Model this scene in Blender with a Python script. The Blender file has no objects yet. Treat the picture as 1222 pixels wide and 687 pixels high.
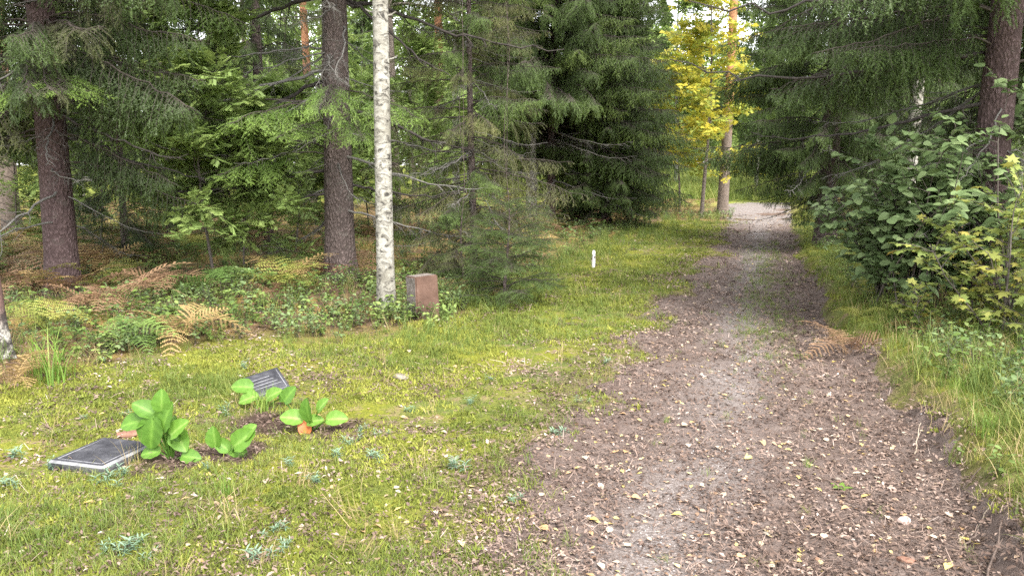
import bpy, math, random
import numpy as np
from mathutils import Vector, Matrix

# ------------------------------------------------------------------ camera, sky, sun, exposure
scene = bpy.context.scene
COL = scene.collection
IMW, IMH, FPX = 1222.0, 687.0, 941.0
PITCH = math.radians(8.6)
CAMZ = 1.6
cam_d = bpy.data.cameras.new('camera')
cam_d.sensor_width = 36.0
cam_d.lens = 36.0 * FPX / IMW
cam_d.clip_start = 0.05
cam_d.clip_end = 3000
cam = bpy.data.objects.new('camera', cam_d)
COL.objects.link(cam)
cam.location = (0, 0, CAMZ)
cam.rotation_euler = (math.pi / 2 - PITCH, 0, 0)
scene.camera = cam

SUN_EL, SUN_AZ = math.radians(56), math.radians(150)   # azimuth clockwise from +Y
world = bpy.data.worlds.new('World')
scene.world = world
world.use_nodes = True
wn = world.node_tree
bgn = wn.nodes['Background']
sky = wn.nodes.new('ShaderNodeTexSky')
sky.sky_type = 'NISHITA'
sky.sun_disc = False
sky.sun_elevation = SUN_EL
sky.sun_rotation = SUN_AZ
sky.air_density = 1.0
sky.dust_density = 1.0
sky.ozone_density = 1.0
hs = wn.nodes.new('ShaderNodeHueSaturation')
hs.inputs['Saturation'].default_value = 0.12
wn.links.new(sky.outputs['Color'], hs.inputs['Color'])
wn.links.new(hs.outputs['Color'], bgn.inputs['Color'])
bgn.inputs['Strength'].default_value = 0.15

sun_d = bpy.data.lights.new('sun', 'SUN')
sun_d.energy = 1.5
sun_d.angle = math.radians(25)
sun_d.color = (1.0, 0.95, 0.87)
sun = bpy.data.objects.new('sun', sun_d)
COL.objects.link(sun)
sv = Vector((math.sin(SUN_AZ) * math.cos(SUN_EL), math.cos(SUN_AZ) * math.cos(SUN_EL), math.sin(SUN_EL)))
sun.rotation_euler = sv.to_track_quat('Z', 'Y').to_euler()
sun.location = (0, 0, 40)

scene.view_settings.view_transform = 'Standard'
scene.view_settings.look = 'None'
scene.view_settings.exposure = 2.5
scene.view_settings.gamma = 1.0
scene.view_settings.use_curve_mapping = False
scene.render.engine = 'CYCLES'
cy = scene.cycles
cy.max_bounces = 5
cy.diffuse_bounces = 3
cy.glossy_bounces = 2
cy.transmission_bounces = 4
cy.transparent_max_bounces = 4
cy.use_denoising = False
cy.caustics_reflective = False
cy.caustics_refractive = False

# ------------------------------------------------------------------ helpers
rng = np.random.default_rng(11)
def hash2(ix, iy, seed):
    n = (ix.astype(np.int64) * 374761393 + iy.astype(np.int64) * 668265263 + seed * 974711) & 0xffffffff
    n = ((n ^ (n >> 13)) * 1274126177) & 0xffffffff
    n = ((n ^ (n >> 16)) * 2246822519) & 0xffffffff
    return ((n ^ (n >> 15)) & 0xffffff) / float(0xffffff)
def vnoise(x, y, seed=0):
    x = np.asarray(x, float); y = np.asarray(y, float)
    ix = np.floor(x); iy = np.floor(y); fx = x - ix; fy = y - iy
    fx = fx * fx * (3 - 2 * fx); fy = fy * fy * (3 - 2 * fy)
    a = hash2(ix, iy, seed); b = hash2(ix + 1, iy, seed)
    c = hash2(ix, iy + 1, seed); d = hash2(ix + 1, iy + 1, seed)
    return (a + (b - a) * fx) * (1 - fy) + (c + (d - c) * fx) * fy
def fbm(x, y, seed=0, oct=4):
    s = 0; a = 0.5; t = 0
    for k in range(oct):
        s = s + a * vnoise(np.asarray(x) * 2 ** k, np.asarray(y) * 2 ** k, seed + k * 7); t += a; a *= 0.5
    return s / t
def sstep(a, b, x):
    t = np.clip((np.asarray(x, float) - a) / (b - a), 0, 1); return t * t * (3 - 2 * t)

CP, SP = math.cos(PITCH), math.sin(PITCH)
def ray(px, py):
    dx = (px - IMW / 2) / FPX; dy = -(py - IMH / 2) / FPX
    return np.array([dx, CP + dy * SP, -SP + dy * CP])
def plane(px, py, z=0.0):
    d = ray(px, py); t = (z - CAMZ) / d[2]
    return d * t + np.array([0, 0, CAMZ])

# path edges, read off the photograph on the ground plane
PE = [(687, 575, 1185), (600, 642, 1150), (500, 690, 1088), (450, 735, 1042), (400, 785, 992), (350, 828, 965),
      (310, 860, 950), (285, 872, 944), (266, 882, 940), (252, 873, 940), (243, 872, 942)]
pl = np.array([plane(l, y) for y, l, r in PE]); pr = np.array([plane(r, y) for y, l, r in PE])
PY = np.concatenate([[-6.0], pl[:, 1], [60.0]])
PXL = np.concatenate([[0.1], pl[:, 0], [pl[-1, 0] + 7]])
PXR = np.concatenate([[2.1], pr[:, 0], [pr[-1, 0] + 9]])
def XL(y): return np.interp(y, PY, PXL)
def XR(y): return np.interp(y, PY, PXR)
# forest edge on the left: forest where Y > YF(X)
FE = [(-200, 520), (0, 462), (100, 436), (200, 416), (300, 404), (450, 392), (530, 386), (600, 350), (660, 318), (720, 286), (800, 262)]
fe = np.array([plane(x, y) for x, y in FE])
def YF(x): return np.interp(x, fe[:, 0], fe[:, 1])
YEND = float(pl[-1, 1])

def H(x, y):
    x = np.asarray(x, float); y = np.asarray(y, float)
    h = (fbm(x * 0.18, y * 0.18, 3, 3) - 0.5) * 0.22 * sstep(5, 16, np.hypot(x, y))
    h = h + (fbm(x * 1.3, y * 1.3, 9, 3) - 0.5) * 0.07
    dl = XL(y) - x; dr = x - XR(y)
    inside = sstep(-0.25, 0.25, np.minimum(-dl, -dr))
    fade = sstep(40, 25, y)
    h = h - 0.035 * inside * fade
    edge = 0.22 * (fbm(x * 3.5, y * 3.5, 21, 3) - 0.5)
    h = h + fade * (0.2 * sstep(-0.02, 0.28, dr + edge) + 0.16 * sstep(0.3, 2.5, dr)) * sstep(22, 9, y)
    h = h + 0.12 * sstep(0.0, 3.0, y - YF(x)) * sstep(2, -2, x)
    far = np.maximum(0, y - 36)
    h = h + np.where(far < 60, 0.028 * far, 0.028 * 60 + 0.004 * (far - 60)) 
    return h
def ground(px, py):
    p = plane(px, py)
    for _ in range(12):
        p = plane(px, py, float(H(p[0], p[1])))
    return p
def zat(x, y): return float(H(x, y))
def at_depth(px, py, Y):           # point on the pixel's ray at ground distance Y
    d = ray(px, py); t = Y / d[1]
    return d * t + np.array([0, 0, CAMZ])

# ------------------------------------------------------------------ mesh building
def mesh_np(name, verts, faces, mats=None, smooth=False, attrs=None, fmat=None):
    """faces: list of int arrays (n,k)"""
    me = bpy.data.meshes.new(name)
    verts = np.asarray(verts, dtype=np.float32)
    faces = [np.asarray(f, dtype=np.int32) for f in faces if len(f)]
    me.vertices.add(len(verts)); me.vertices.foreach_set('co', verts.ravel())
    if faces:
        lv = np.concatenate([f.ravel() for f in faces])
        tot = np.concatenate([np.full(len(f), f.shape[1], np.int32) for f in faces])
        st = np.concatenate([[0], np.cumsum(tot)[:-1]]).astype(np.int32)
        me.loops.add(len(lv)); me.loops.foreach_set('vertex_index', lv)
        me.polygons.add(len(tot)); me.polygons.foreach_set('loop_start', st)
        if smooth: me.polygons.foreach_set('use_smooth', np.ones(len(tot), bool))
        if fmat is not None: me.polygons.foreach_set('material_index', np.asarray(fmat, np.int32))
    for m in (mats or []): me.materials.append(m)
    me.update(calc_edges=True)
    for k, v in (attrs or {}).items():
        a = me.attributes.new(k, 'FLOAT', 'POINT'); a.data.foreach_set('value', np.asarray(v, np.float32))
    return me

class Geo:
    def __init__(s): s.v = []; s.t = []; s.q = []; s.n = 0; s.a = []; s.tm = []; s.qm = []
    def add(s, v, tris=None, quads=None, age=0.0, mat=0):
        v = np.asarray(v, float).reshape(-1, 3)
        if tris is not None and len(tris):
            tris = np.asarray(tris, int).reshape(-1, 3); s.t.append(tris + s.n); s.tm += [mat] * len(tris)
        if quads is not None and len(quads):
            quads = np.asarray(quads, int).reshape(-1, 4); s.q.append(quads + s.n); s.qm += [mat] * len(quads)
        s.v.append(v); s.a.append(np.broadcast_to(np.asarray(age, float), (len(v),))); s.n += len(v)
    def tube(s, pts, rad, k=6, age=0.0, mat=0, cap=True):
        pts = np.asarray(pts, float); n = len(pts); rad = np.broadcast_to(np.asarray(rad, float), (n,))
        d = np.gradient(pts, axis=0); d /= np.linalg.norm(d, axis=1)[:, None] + 1e-9
        ref = np.where(np.abs(d[:, 2:3]) > 0.9, np.array([[1., 0, 0]]), np.array([[0, 0, 1.]]))
        u = np.cross(d, ref); u /= np.linalg.norm(u, axis=1)[:, None] + 1e-9; w = np.cross(d, u)
        th = np.arange(k) * 2 * np.pi / k
        v = pts[:, None] + rad[:, None, None] * (np.cos(th)[None, :, None] * u[:, None] + np.sin(th)[None, :, None] * w[:, None])
        i = np.arange(n - 1)[:, None] * k; j = np.arange(k)[None]; jn = (j + 1) % k
        q = np.stack([i + j, i + jn, i + k + jn, i + k + j], -1).reshape(-1, 4)
        s.add(v.reshape(-1, 3), quads=q, age=age, mat=mat)
    def box(s, c, size, rz=0.0, mat=0):
        c = np.array(c); x, y, z = np.array(size) / 2
        v = np.array([[sx * x, sy * y, sz * z] for sx in (-1, 1) for sy in (-1, 1) for sz in (-1, 1)])
        cr, sr = math.cos(rz), math.sin(rz)
        v = v @ np.array([[cr, sr, 0], [-sr, cr, 0], [0, 0, 1]]) + c
        s.add(v, quads=[[0, 1, 3, 2], [4, 6, 7, 5], [0, 4, 5, 1], [2, 3, 7, 6], [0, 2, 6, 4], [1, 5, 7, 3]], mat=mat)
    def mesh(s, name, mats=None, smooth=False):
        f = []; fm = []
        if s.t: f.append(np.concatenate(s.t)); fm += s.tm
        if s.q: f.append(np.concatenate(s.q)); fm += s.qm
        return mesh_np(name, np.concatenate(s.v), f, mats, smooth, {'age': np.concatenate(s.a)}, fm)

def tag(o, label=None, cat=None, group=None, kind=None):
    if label: o['label'] = label
    if cat: o['category'] = cat
    if group: o['group'] = group
    if kind: o['kind'] = kind
    return o
def new(name, me, parent=None, loc=None, rot=None, scl=None):
    o = bpy.data.objects.new(name, me); COL.objects.link(o)
    if parent: o.parent = parent
    if loc is not None: o.location = [float(v) for v in loc]
    if rot is not None: o.rotation_euler = [float(v) for v in rot]
    if scl is not None: o.scale = (scl,) * 3 if np.isscalar(scl) else scl
    return o
def root(name, loc, label, cat, group=None, rz=0):
    o = new(name, None, loc=loc, rot=(0, 0, rz)); o.empty_display_size = 0.2
    return tag(o, label, cat, group)
def rot_euler(R):                 # (n,3,3) -> XYZ eulers
    y = -np.arcsin(np.clip(R[:, 2, 0], -1, 1)); x = np.arctan2(R[:, 2, 1], R[:, 2, 2]); z = np.arctan2(R[:, 1, 0], R[:, 0, 0])
    return np.stack([x, y, z], 1)
def frames(d, nrm):               # x along d, z near nrm
    d = d / (np.linalg.norm(d, axis=1)[:, None] + 1e-9)
    y = np.cross(nrm, d); y /= np.linalg.norm(y, axis=1)[:, None] + 1e-9
    z = np.cross(d, y)
    return np.stack([d, y, z], 2)

_groups = {}
def gn_group(protos):
    key = tuple(p.name for p in protos)
    if key in _groups: return _groups[key]
    g = bpy.data.node_groups.new('scatter', 'GeometryNodeTree')
    g.interface.new_socket('Geometry', in_out='INPUT', socket_type='NodeSocketGeometry')
    g.interface.new_socket('Geometry', in_out='OUTPUT', socket_type='NodeSocketGeometry')
    N = g.nodes; L = g.links
    gi = N.new('NodeGroupInput'); go = N.new('NodeGroupOutput')
    iop = N.new('GeometryNodeInstanceOnPoints'); jn = N.new('GeometryNodeJoinGeometry')
    for p in reversed(protos):
        oi = N.new('GeometryNodeObjectInfo'); oi.inputs['Object'].default_value = p; oi.inputs['As Instance'].default_value = False
        g2i = N.new('GeometryNodeGeometryToInstance')
        L.new(oi.outputs['Geometry'], g2i.inputs[0]); L.new(g2i.outputs[0], jn.inputs[0])
    def attr(nm, ty):
        a = N.new('GeometryNodeInputNamedAttribute'); a.data_type = ty; a.inputs['Name'].default_value = nm
        return [o for o in a.outputs if o.enabled and o.name == 'Attribute'][0]
    L.new(gi.outputs[0], iop.inputs['Points']); L.new(jn.outputs[0], iop.inputs['Instance'])
    iop.inputs['Pick Instance'].default_value = True
    L.new(attr('idx', 'INT'), iop.inputs['Instance Index'])
    L.new(attr('rot', 'FLOAT_VECTOR'), iop.inputs['Rotation'])
    L.new(attr('scl', 'FLOAT'), iop.inputs['Scale'])
    L.new(iop.outputs[0], go.inputs[0])
    _groups[key] = g
    return g
def scatter(name, pts, rot, scl, tint, protos, idx=None, parent=None, loc=None):
    n = len(pts); me = bpy.data.meshes.new(name)
    me.vertices.add(n); me.vertices.foreach_set('co', np.asarray(pts, np.float32).ravel())
    def at(nm, ty, val, key):
        a = me.attributes.new(nm, ty, 'POINT'); a.data.foreach_set(key, np.asarray(val).ravel())
    if idx is None: idx = rng.integers(0, len(protos), n)
    at('idx', 'INT', np.asarray(idx, np.int32), 'value')
    at('rot', 'FLOAT_VECTOR', np.asarray(rot, np.float32), 'vector')
    at('scl', 'FLOAT', np.broadcast_to(np.asarray(scl, np.float32), (n,)), 'value')
    at('tint', 'FLOAT', np.broadcast_to(np.asarray(tint, np.float32), (n,)), 'value')
    o = new(name, me, parent, loc)
    m = o.modifiers.new('scatter', 'NODES'); m.node_group = gn_group(protos)
    return o
def proto(name, me): return bpy.data.objects.new(name, me)      # never linked: only a source of geometry

# ------------------------------------------------------------------ materials
def mat_base(name):
    m = bpy.data.materials.new(name); m.use_nodes = True
    nt = m.node_tree; nt.nodes.clear()
    out = nt.nodes.new('ShaderNodeOutputMaterial')
    return m, nt, out
def N_(nt, ty, **kw):
    n = nt.nodes.new(ty)
    for k, v in kw.items(): setattr(n, k, v)
    return n
def ramp(nt, fac, stops):
    r = nt.nodes.new('ShaderNodeValToRGB')
    el = r.color_ramp.elements
    while len(el) < len(stops): el.new(0.5)
    for e, (p, c) in zip(el, stops):
        e.position = p; e.color = (*c, 1) if len(c) == 3 else c
    if fac is not None: nt.links.new(fac, r.inputs[0])
    return r.outputs[0]
def noise(nt, scale, detail=4, rough=0.6, vec=None, dist=0.0):
    n = nt.nodes.new('ShaderNodeTexNoise'); n.inputs['Scale'].default_value = scale
    n.inputs['Detail'].default_value = detail; n.inputs['Roughness'].default_value = rough
    n.inputs['Distortion'].default_value = dist
    if vec is not None: nt.links.new(vec, n.inputs['Vector'])
    return n.outputs['Fac']
def math_(nt, op, a, b=None, c=None, clamp=False):
    n = nt.nodes.new('ShaderNodeMath'); n.operation = op; n.use_clamp = clamp
    for i, v in enumerate((a, b, c)):
        if v is None: continue
        if hasattr(v, 'links'): nt.links.new(v, n.inputs[i])
        else: n.inputs[i].default_value = v
    return n.outputs[0]
def mixc(nt, fac, a, b, blend='MIX'):
    n = nt.nodes.new('ShaderNodeMix'); n.data_type = 'RGBA'; n.blend_type = blend
    for s, v in ((n.inputs[0], fac), (n.inputs[6], a), (n.inputs[7], b)):
        if hasattr(v, 'links'): nt.links.new(v, s)
        else: s.default_value = v if not isinstance(v, tuple) else (*v, 1)
    return n.outputs[2]
def attr_(nt, nm, ty='GEOMETRY'):
    a = nt.nodes.new('ShaderNodeAttribute'); a.attribute_name = nm; a.attribute_type = ty
    return a.outputs['Fac']
def objcoord(nt): return nt.nodes.new('ShaderNodeTexCoord').outputs['Object']
def bump(nt, h, strength=0.5, dist=0.02):
    b = nt.nodes.new('ShaderNodeBump'); b.inputs['Strength'].default_value = strength; b.inputs['Distance'].default_value = dist
    nt.links.new(h, b.inputs['Height']); return b.outputs[0]
def finish(nt, out, col, rough=0.8, nrm=None, spec=0.3, trans=0.0, tcol=None):
    p = nt.nodes.new('ShaderNodeBsdfPrincipled')
    if hasattr(col, 'links'): nt.links.new(col, p.inputs['Base Color'])
    else: p.inputs['Base Color'].default_value = (*col, 1)
    if hasattr(rough, 'links'): nt.links.new(rough, p.inputs['Roughness'])
    else: p.inputs['Roughness'].default_value = rough
    p.inputs['Specular IOR Level'].default_value = spec
    if nrm is not None: nt.links.new(nrm, p.inputs['Normal'])
    if trans > 0:
        t = nt.nodes.new('ShaderNodeBsdfTranslucent')
        c = tcol if tcol is not None else col
        if hasattr(c, 'links'): nt.links.new(c, t.inputs['Color'])
        else: t.inputs['Color'].default_value = (*c, 1)
        mx = nt.nodes.new('ShaderNodeMixShader'); mx.inputs[0].default_value = trans
        nt.links.new(p.outputs[0], mx.inputs[1]); nt.links.new(t.outputs[0], mx.inputs[2])
        nt.links.new(mx.outputs[0], out.inputs[0])
    else: nt.links.new(p.outputs[0], out.inputs[0])
def leafmat(name, stops, trans=0.3, rough=0.55, agew=0.3, spec=0.3, objrand=False, spots=None):
    """colour along the ramp by each piece's own tint and by its age along the shoot"""
    m, nt, out = mat_base(name)
    f = attr_(nt, 'tint', 'INSTANCER')
    if objrand: f = nt.nodes.new('ShaderNodeObjectInfo').outputs['Random']
    f = math_(nt, 'MULTIPLY_ADD', attr_(nt, 'age'), agew, math_(nt, 'MULTIPLY', f, 1 - agew), clamp=True)
    c = ramp(nt, f, stops)
    if spots:
        n = noise(nt, spots[0], 3, 0.6, objcoord(nt))
        c = mixc(nt, math_(nt, 'MULTIPLY', math_(nt, 'SUBTRACT', n, 0.5, clamp=True), spots[1], clamp=True), c, spots[2])
    finish(nt, out, c, rough, trans=trans, spec=spec)
    return m
def plain(name, stops, scale=20, rough=0.8, bstr=0.4, bdist=0.005, spec=0.3, detail=5, stretch=None):
    m, nt, out = mat_base(name)
    v = objcoord(nt)
    if stretch:
        mp = nt.nodes.new('ShaderNodeMapping'); mp.inputs['Scale'].default_value = stretch
        nt.links.new(v, mp.inputs[0]); v = mp.outputs[0]
    f = noise(nt, scale, detail, 0.65, v)
    finish(nt, out, ramp(nt, f, stops), rough, bump(nt, f, bstr, bdist), spec)
    return m

M = {}
M['spruce'] = leafmat('spruce_needles', [(0, (0.03, 0.046, 0.016)), (0.45, (0.055, 0.085, 0.024)), (0.75, (0.09, 0.14, 0.034)), (1, (0.16, 0.215, 0.05))], trans=0.28, rough=0.5, agew=0.45)
M['spruce_old'] = leafmat('old_spruce_needles', [(0, (0.04, 0.045, 0.02)), (0.6, (0.085, 0.095, 0.035)), (1, (0.17, 0.17, 0.06))], trans=0.2, rough=0.6, agew=0.3)
M['spruce_bright'] = leafmat('fresh_spruce_needles', [(0, (0.05, 0.085, 0.02)), (0.5, (0.1, 0.17, 0.035)), (1, (0.19, 0.28, 0.06))], trans=0.3, rough=0.5, agew=1.0)
M['twig'] = plain('spruce_twig', [(0.3, (0.03, 0.024, 0.02)), (0.7, (0.07, 0.056, 0.046))], 30)
M['deadtwig'] = plain('dead_twig', [(0.3, (0.06, 0.055, 0.05)), (0.7, (0.17, 0.16, 0.145))], 30)
M['darkbranch'] = plain('dark_branch', [(0.3, (0.022, 0.018, 0.016)), (0.7, (0.06, 0.05, 0.045))], 25)

def bark_spruce(name, c0, c1, c2, lichen=0.25):
    m, nt, out = mat_base(name)
    v = objcoord(nt)
    mp = nt.nodes.new('ShaderNodeMapping'); mp.inputs['Scale'].default_value = (1, 1, 0.55); nt.links.new(v, mp.inputs[0])
    vo = nt.nodes.new('ShaderNodeTexVoronoi'); vo.inputs['Scale'].default_value = 34; vo.feature = 'F1'
    nz = noise(nt, 14, 5, 0.7, mp.outputs[0])
    mv = nt.nodes.new('ShaderNodeVectorMath'); mv.operation = 'ADD'
    nn = nt.nodes.new('ShaderNodeTexNoise'); nn.inputs['Scale'].default_value = 9; nt.links.new(mp.outputs[0], nn.inputs['Vector'])
    sc = nt.nodes.new('ShaderNodeVectorMath'); sc.operation = 'SCALE'; sc.inputs['Scale'].default_value = 0.06
    nt.links.new(nn.outputs['Color'], sc.inputs[0]); nt.links.new(mp.outputs[0], mv.inputs[0]); nt.links.new(sc.outputs[0], mv.inputs[1])
    nt.links.new(mv.outputs[0], vo.inputs['Vector'])
    crack = math_(nt, 'MULTIPLY', vo.outputs['Distance'], 1.5, clamp=True)
    f = math_(nt, 'ADD', math_(nt, 'MULTIPLY', crack, 0.45), math_(nt, 'MULTIPLY', nz, 0.6))
    c = ramp(nt, f, [(0.25, c2), (0.5, c1), (0.85, c0)])
    ln = noise(nt, 5, 6, 0.75, v)
    c = mixc(nt, math_(nt, 'MULTIPLY', math_(nt, 'SUBTRACT', ln, 0.55, clamp=True), lichen * 10, clamp=True), c, (0.2, 0.21, 0.17))
    hgt = math_(nt, 'SUBTRACT', nz, crack)
    finish(nt, out, c, 0.9, bump(nt, hgt, 0.9, 0.02), 0.15)
    return m
M['bark'] = bark_spruce('spruce_bark', (0.055, 0.042, 0.038), (0.115, 0.088, 0.08), (0.19, 0.15, 0.14), 0.18)
M['bark_purple'] = bark_spruce('spruce_bark_reddish', (0.05, 0.033, 0.032), (0.1, 0.068, 0.066), (0.165, 0.12, 0.12), 0.1)
M['bark_grey'] = bark_spruce('pine_bark_grey', (0.06, 0.05, 0.043), (0.16, 0.13, 0.11), (0.26, 0.22, 0.19), 0.2)
def bark_pine():
    m, nt, out = mat_base('pine_bark')
    v = objcoord(nt)
    f = noise(nt, 16, 6, 0.7, v)
    lo = ramp(nt, f, [(0.3, (0.07, 0.055, 0.045)), (0.7, (0.22, 0.175, 0.145))])
    hi = ramp(nt, f, [(0.3, (0.2, 0.085, 0.045)), (0.7, (0.46, 0.24, 0.13))])
    sx = nt.nodes.new('ShaderNodeSeparateXYZ'); nt.links.new(v, sx.inputs[0])
    z = math_(nt, 'ADD', sx.outputs[2], math_(nt, 'MULTIPLY', noise(nt, 3, 3, 0.5, v), 2.0))
    k = math_(nt, 'MULTIPLY_ADD', z, 0.5, -1.9, clamp=True)
    finish(nt, out, mixc(nt, k, lo, hi), 0.9, bump(nt, f, 0.8, 0.02), 0.15)
    return m
M['pine'] = bark_pine()
def bark_birch():
    m, nt, out = mat_base('birch_bark')
    v = objcoord(nt)
    mp = nt.nodes.new('ShaderNodeMapping'); mp.inputs['Scale'].default_value = (1, 1, 3.2); nt.links.new(v, mp.inputs[0])
    a = noise(nt, 7, 6, 0.75, mp.outputs[0], 0.8)
    mp2 = nt.nodes.new('ShaderNodeMapping'); mp2.inputs['Scale'].default_value = (1, 1, 6.0); nt.links.new(v, mp2.inputs[0])
    b = noise(nt, 22, 4, 0.6, mp2.outputs[0])
    g = noise(nt, 3.3, 5, 0.7, v)
    base = ramp(nt, g, [(0.35, (0.2, 0.185, 0.15)), (0.6, (0.37, 0.355, 0.315))])
    mp3 = nt.nodes.new('ShaderNodeMapping'); mp3.inputs['Scale'].default_value = (1, 1, 1.5); nt.links.new(v, mp3.inputs[0])
    bl = noise(nt, 10, 7, 0.72, mp3.outputs[0], 1.0)
    c = mixc(nt, ramp(nt, bl, [(0.44, (0, 0, 0)), (0.58, (0.9, 0.9, 0.9))]), base, (0.11, 0.1, 0.083))
    c = mixc(nt, ramp(nt, bl, [(0.56, (0, 0, 0)), (0.62, (1, 1, 1))]), c, (0.035, 0.032, 0.028))
    c = mixc(nt, ramp(nt, a, [(0.6, (0, 0, 0)), (0.66, (1, 1, 1))]), c, (0.04, 0.035, 0.03))
    c = mixc(nt, ramp(nt, b, [(0.62, (0, 0, 0)), (0.72, (0.6, 0.6, 0.6))]), c, (0.16, 0.14, 0.12))
    finish(nt, out, c, 0.75, bump(nt, a, 0.5, 0.012), 0.25)
    return m
M['birch'] = bark_birch()

# ------------------------------------------------------------------ ground
def graded(a0, a1, fine, lo, hi, g=1.13):
    mid = list(np.arange(a0, a1 + fine / 2, fine)); up = []; s = fine; x = mid[-1]
    while x < hi: s *= g; x += s; up.append(min(x, hi + 1))
    dn = []; s = fine; x = mid[0]
    while x > lo: s *= g; x -= s; dn.append(max(x, lo - 1))
    return np.array(dn[::-1] + mid + up)
gx = graded(-7, 6, 0.07, -500, 500); gy = graded(1.5, 16, 0.07, -80, 900)
GX, GY = np.meshgrid(gx, gy)
gv = np.stack([GX, GY, H(GX, GY)], -1).reshape(-1, 3)
nx, ny = len(gx), len(gy)
ii = (np.arange(ny - 1)[:, None] * nx + np.arange(nx - 1)[None]).ravel()
gq = np.stack([ii, ii + 1, ii + nx + 1, ii + nx], 1)
fx, fy = gv[:, 0], gv[:, 1]
def m_forest(x, y):
    l = sstep(-0.35, 0.6, y - YF(x) + (fbm(x * 1.1, y * 1.1, 31, 3) - 0.5) * 1.2) * (x < XL(y))
    r = sstep(0.9, 1.8, x - XR(y)) * (y > 6.5)
    return np.maximum(l, r) * sstep(38, 30, y)
def m_path(x, y):
    mid = (XL(y) + XR(y)) / 2; left = x < mid
    n = fbm(x * 1.5, y * 1.5, 41, 5) - 0.5
    e = np.where(left, x - XL(y) + 0.22 + n * 1.5, XR(y) - x + n * 0.5)
    return np.where(left, sstep(-0.55, 0.38, e), sstep(-0.3, 0.12, e)) * sstep(YEND + 3, YEND - 1, y)
BED = np.array([plane(x, y)[:2] for x, y in ((205, 545), (225, 548), (250, 540), (285, 540), (330, 505), (372, 512), (300, 500), (395, 515))])
def m_bed(x, y):
    d = np.min([np.hypot(x - a_, (y - b_) * 0.8) for a_, b_ in BED], axis=0)
    return sstep(0.26, 0.08, d + (fbm(np.asarray(x) * 5, np.asarray(y) * 5, 44, 3) - 0.5) * 0.25)
ga = {'forest': m_forest(fx, fy), 'pathy': m_path(fx, fy), 'meadow': sstep(33, 38, fy), 'bed': m_bed(fx, fy)}
def ground_mat():
    m, nt, out = mat_base('forest_ground')
    v = objcoord(nt)
    n1 = noise(nt, 1.3, 5, 0.65, v); n2 = noise(nt, 7, 5, 0.7, v); n3 = noise(nt, 60, 4, 0.7, v)
    moss = ramp(nt, n3, [(0.3, (0.055, 0.07, 0.012)), (0.55, (0.16, 0.165, 0.022)), (0.8, (0.28, 0.26, 0.04))])
    grass = ramp(nt, n3, [(0.3, (0.045, 0.065, 0.016)), (0.7, (0.13, 0.15, 0.04))])
    dry = ramp(nt, n3, [(0.3, (0.1, 0.07, 0.04)), (0.7, (0.28, 0.21, 0.12))])
    c = mixc(nt, ramp(nt, n1, [(0.42, (0, 0, 0)), (0.6, (1, 1, 1))]), moss, grass)
    c = mixc(nt, ramp(nt, n2, [(0.52, (0, 0, 0)), (0.66, (1, 1, 1))]), c, dry)
    lit = ramp(nt, n3, [(0.3, (0.045, 0.03, 0.02)), (0.55, (0.12, 0.078, 0.05)), (0.8, (0.24, 0.165, 0.1))])
    tan = ramp(nt, n3, [(0.3, (0.12, 0.08, 0.03)), (0.7, (0.34, 0.23, 0.08))])
    fl = mixc(nt, ramp(nt, n1, [(0.45, (0, 0, 0)), (0.6, (1, 1, 1))]), lit, tan)
    c = mixc(nt, attr_(nt, 'forest'), c, fl)
    soil = ramp(nt, n3, [(0.3, (0.055, 0.036, 0.028)), (0.55, (0.135, 0.095, 0.075)), (0.8, (0.27, 0.21, 0.175))])
    c = mixc(nt, attr_(nt, 'pathy'), c, soil)
    mead = ramp(nt, n2, [(0.3, (0.12, 0.16, 0.03)), (0.7, (0.26, 0.27, 0.06))])
    c = mixc(nt, attr_(nt, 'meadow'), c, mead)
    c = mixc(nt, attr_(nt, 'bed'), c, ramp(nt, n3, [(0.3, (0.025, 0.018, 0.014)), (0.7, (0.09, 0.06, 0.045))]))
    finish(nt, out, c, 0.95, bump(nt, math_(nt, 'ADD', n3, n2), 0.7, 0.02), 0.1)
    return m
g_obj = new('ground', mesh_np('ground', gv, [gq], [ground_mat()], True, ga))
tag(g_obj, 'mossy forest ground with grass and needle litter', 'ground', kind='structure')

# path ribbon with an uneven edge that dips under the moss
ys = np.concatenate([np.arange(-5, 2, 0.2), np.arange(2, 14, 0.05), np.arange(14, YEND + 3, 0.12)])
us = np.linspace(-0.22, 1.22, 90)
PU, PV = np.meshgrid(us, ys)
px_ = XL(PV) + PU * (XR(PV) - XL(PV))
pm = m_path(px_, PV)
pz = H(px_, PV) + 0.012 - 0.05 * (1 - sstep(0.25, 0.7, pm)) + 0.012 * (fbm(px_ * 4, PV * 4, 51, 3) - 0.5)
pv = np.stack([px_, PV, pz], -1).reshape(-1, 3)
nu = len(us)
ii = (np.arange(len(ys) - 1)[:, None] * nu + np.arange(nu - 1)[None]).ravel()
pq = np.stack([ii, ii + 1, ii + nu + 1, ii + nu], 1)
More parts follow.
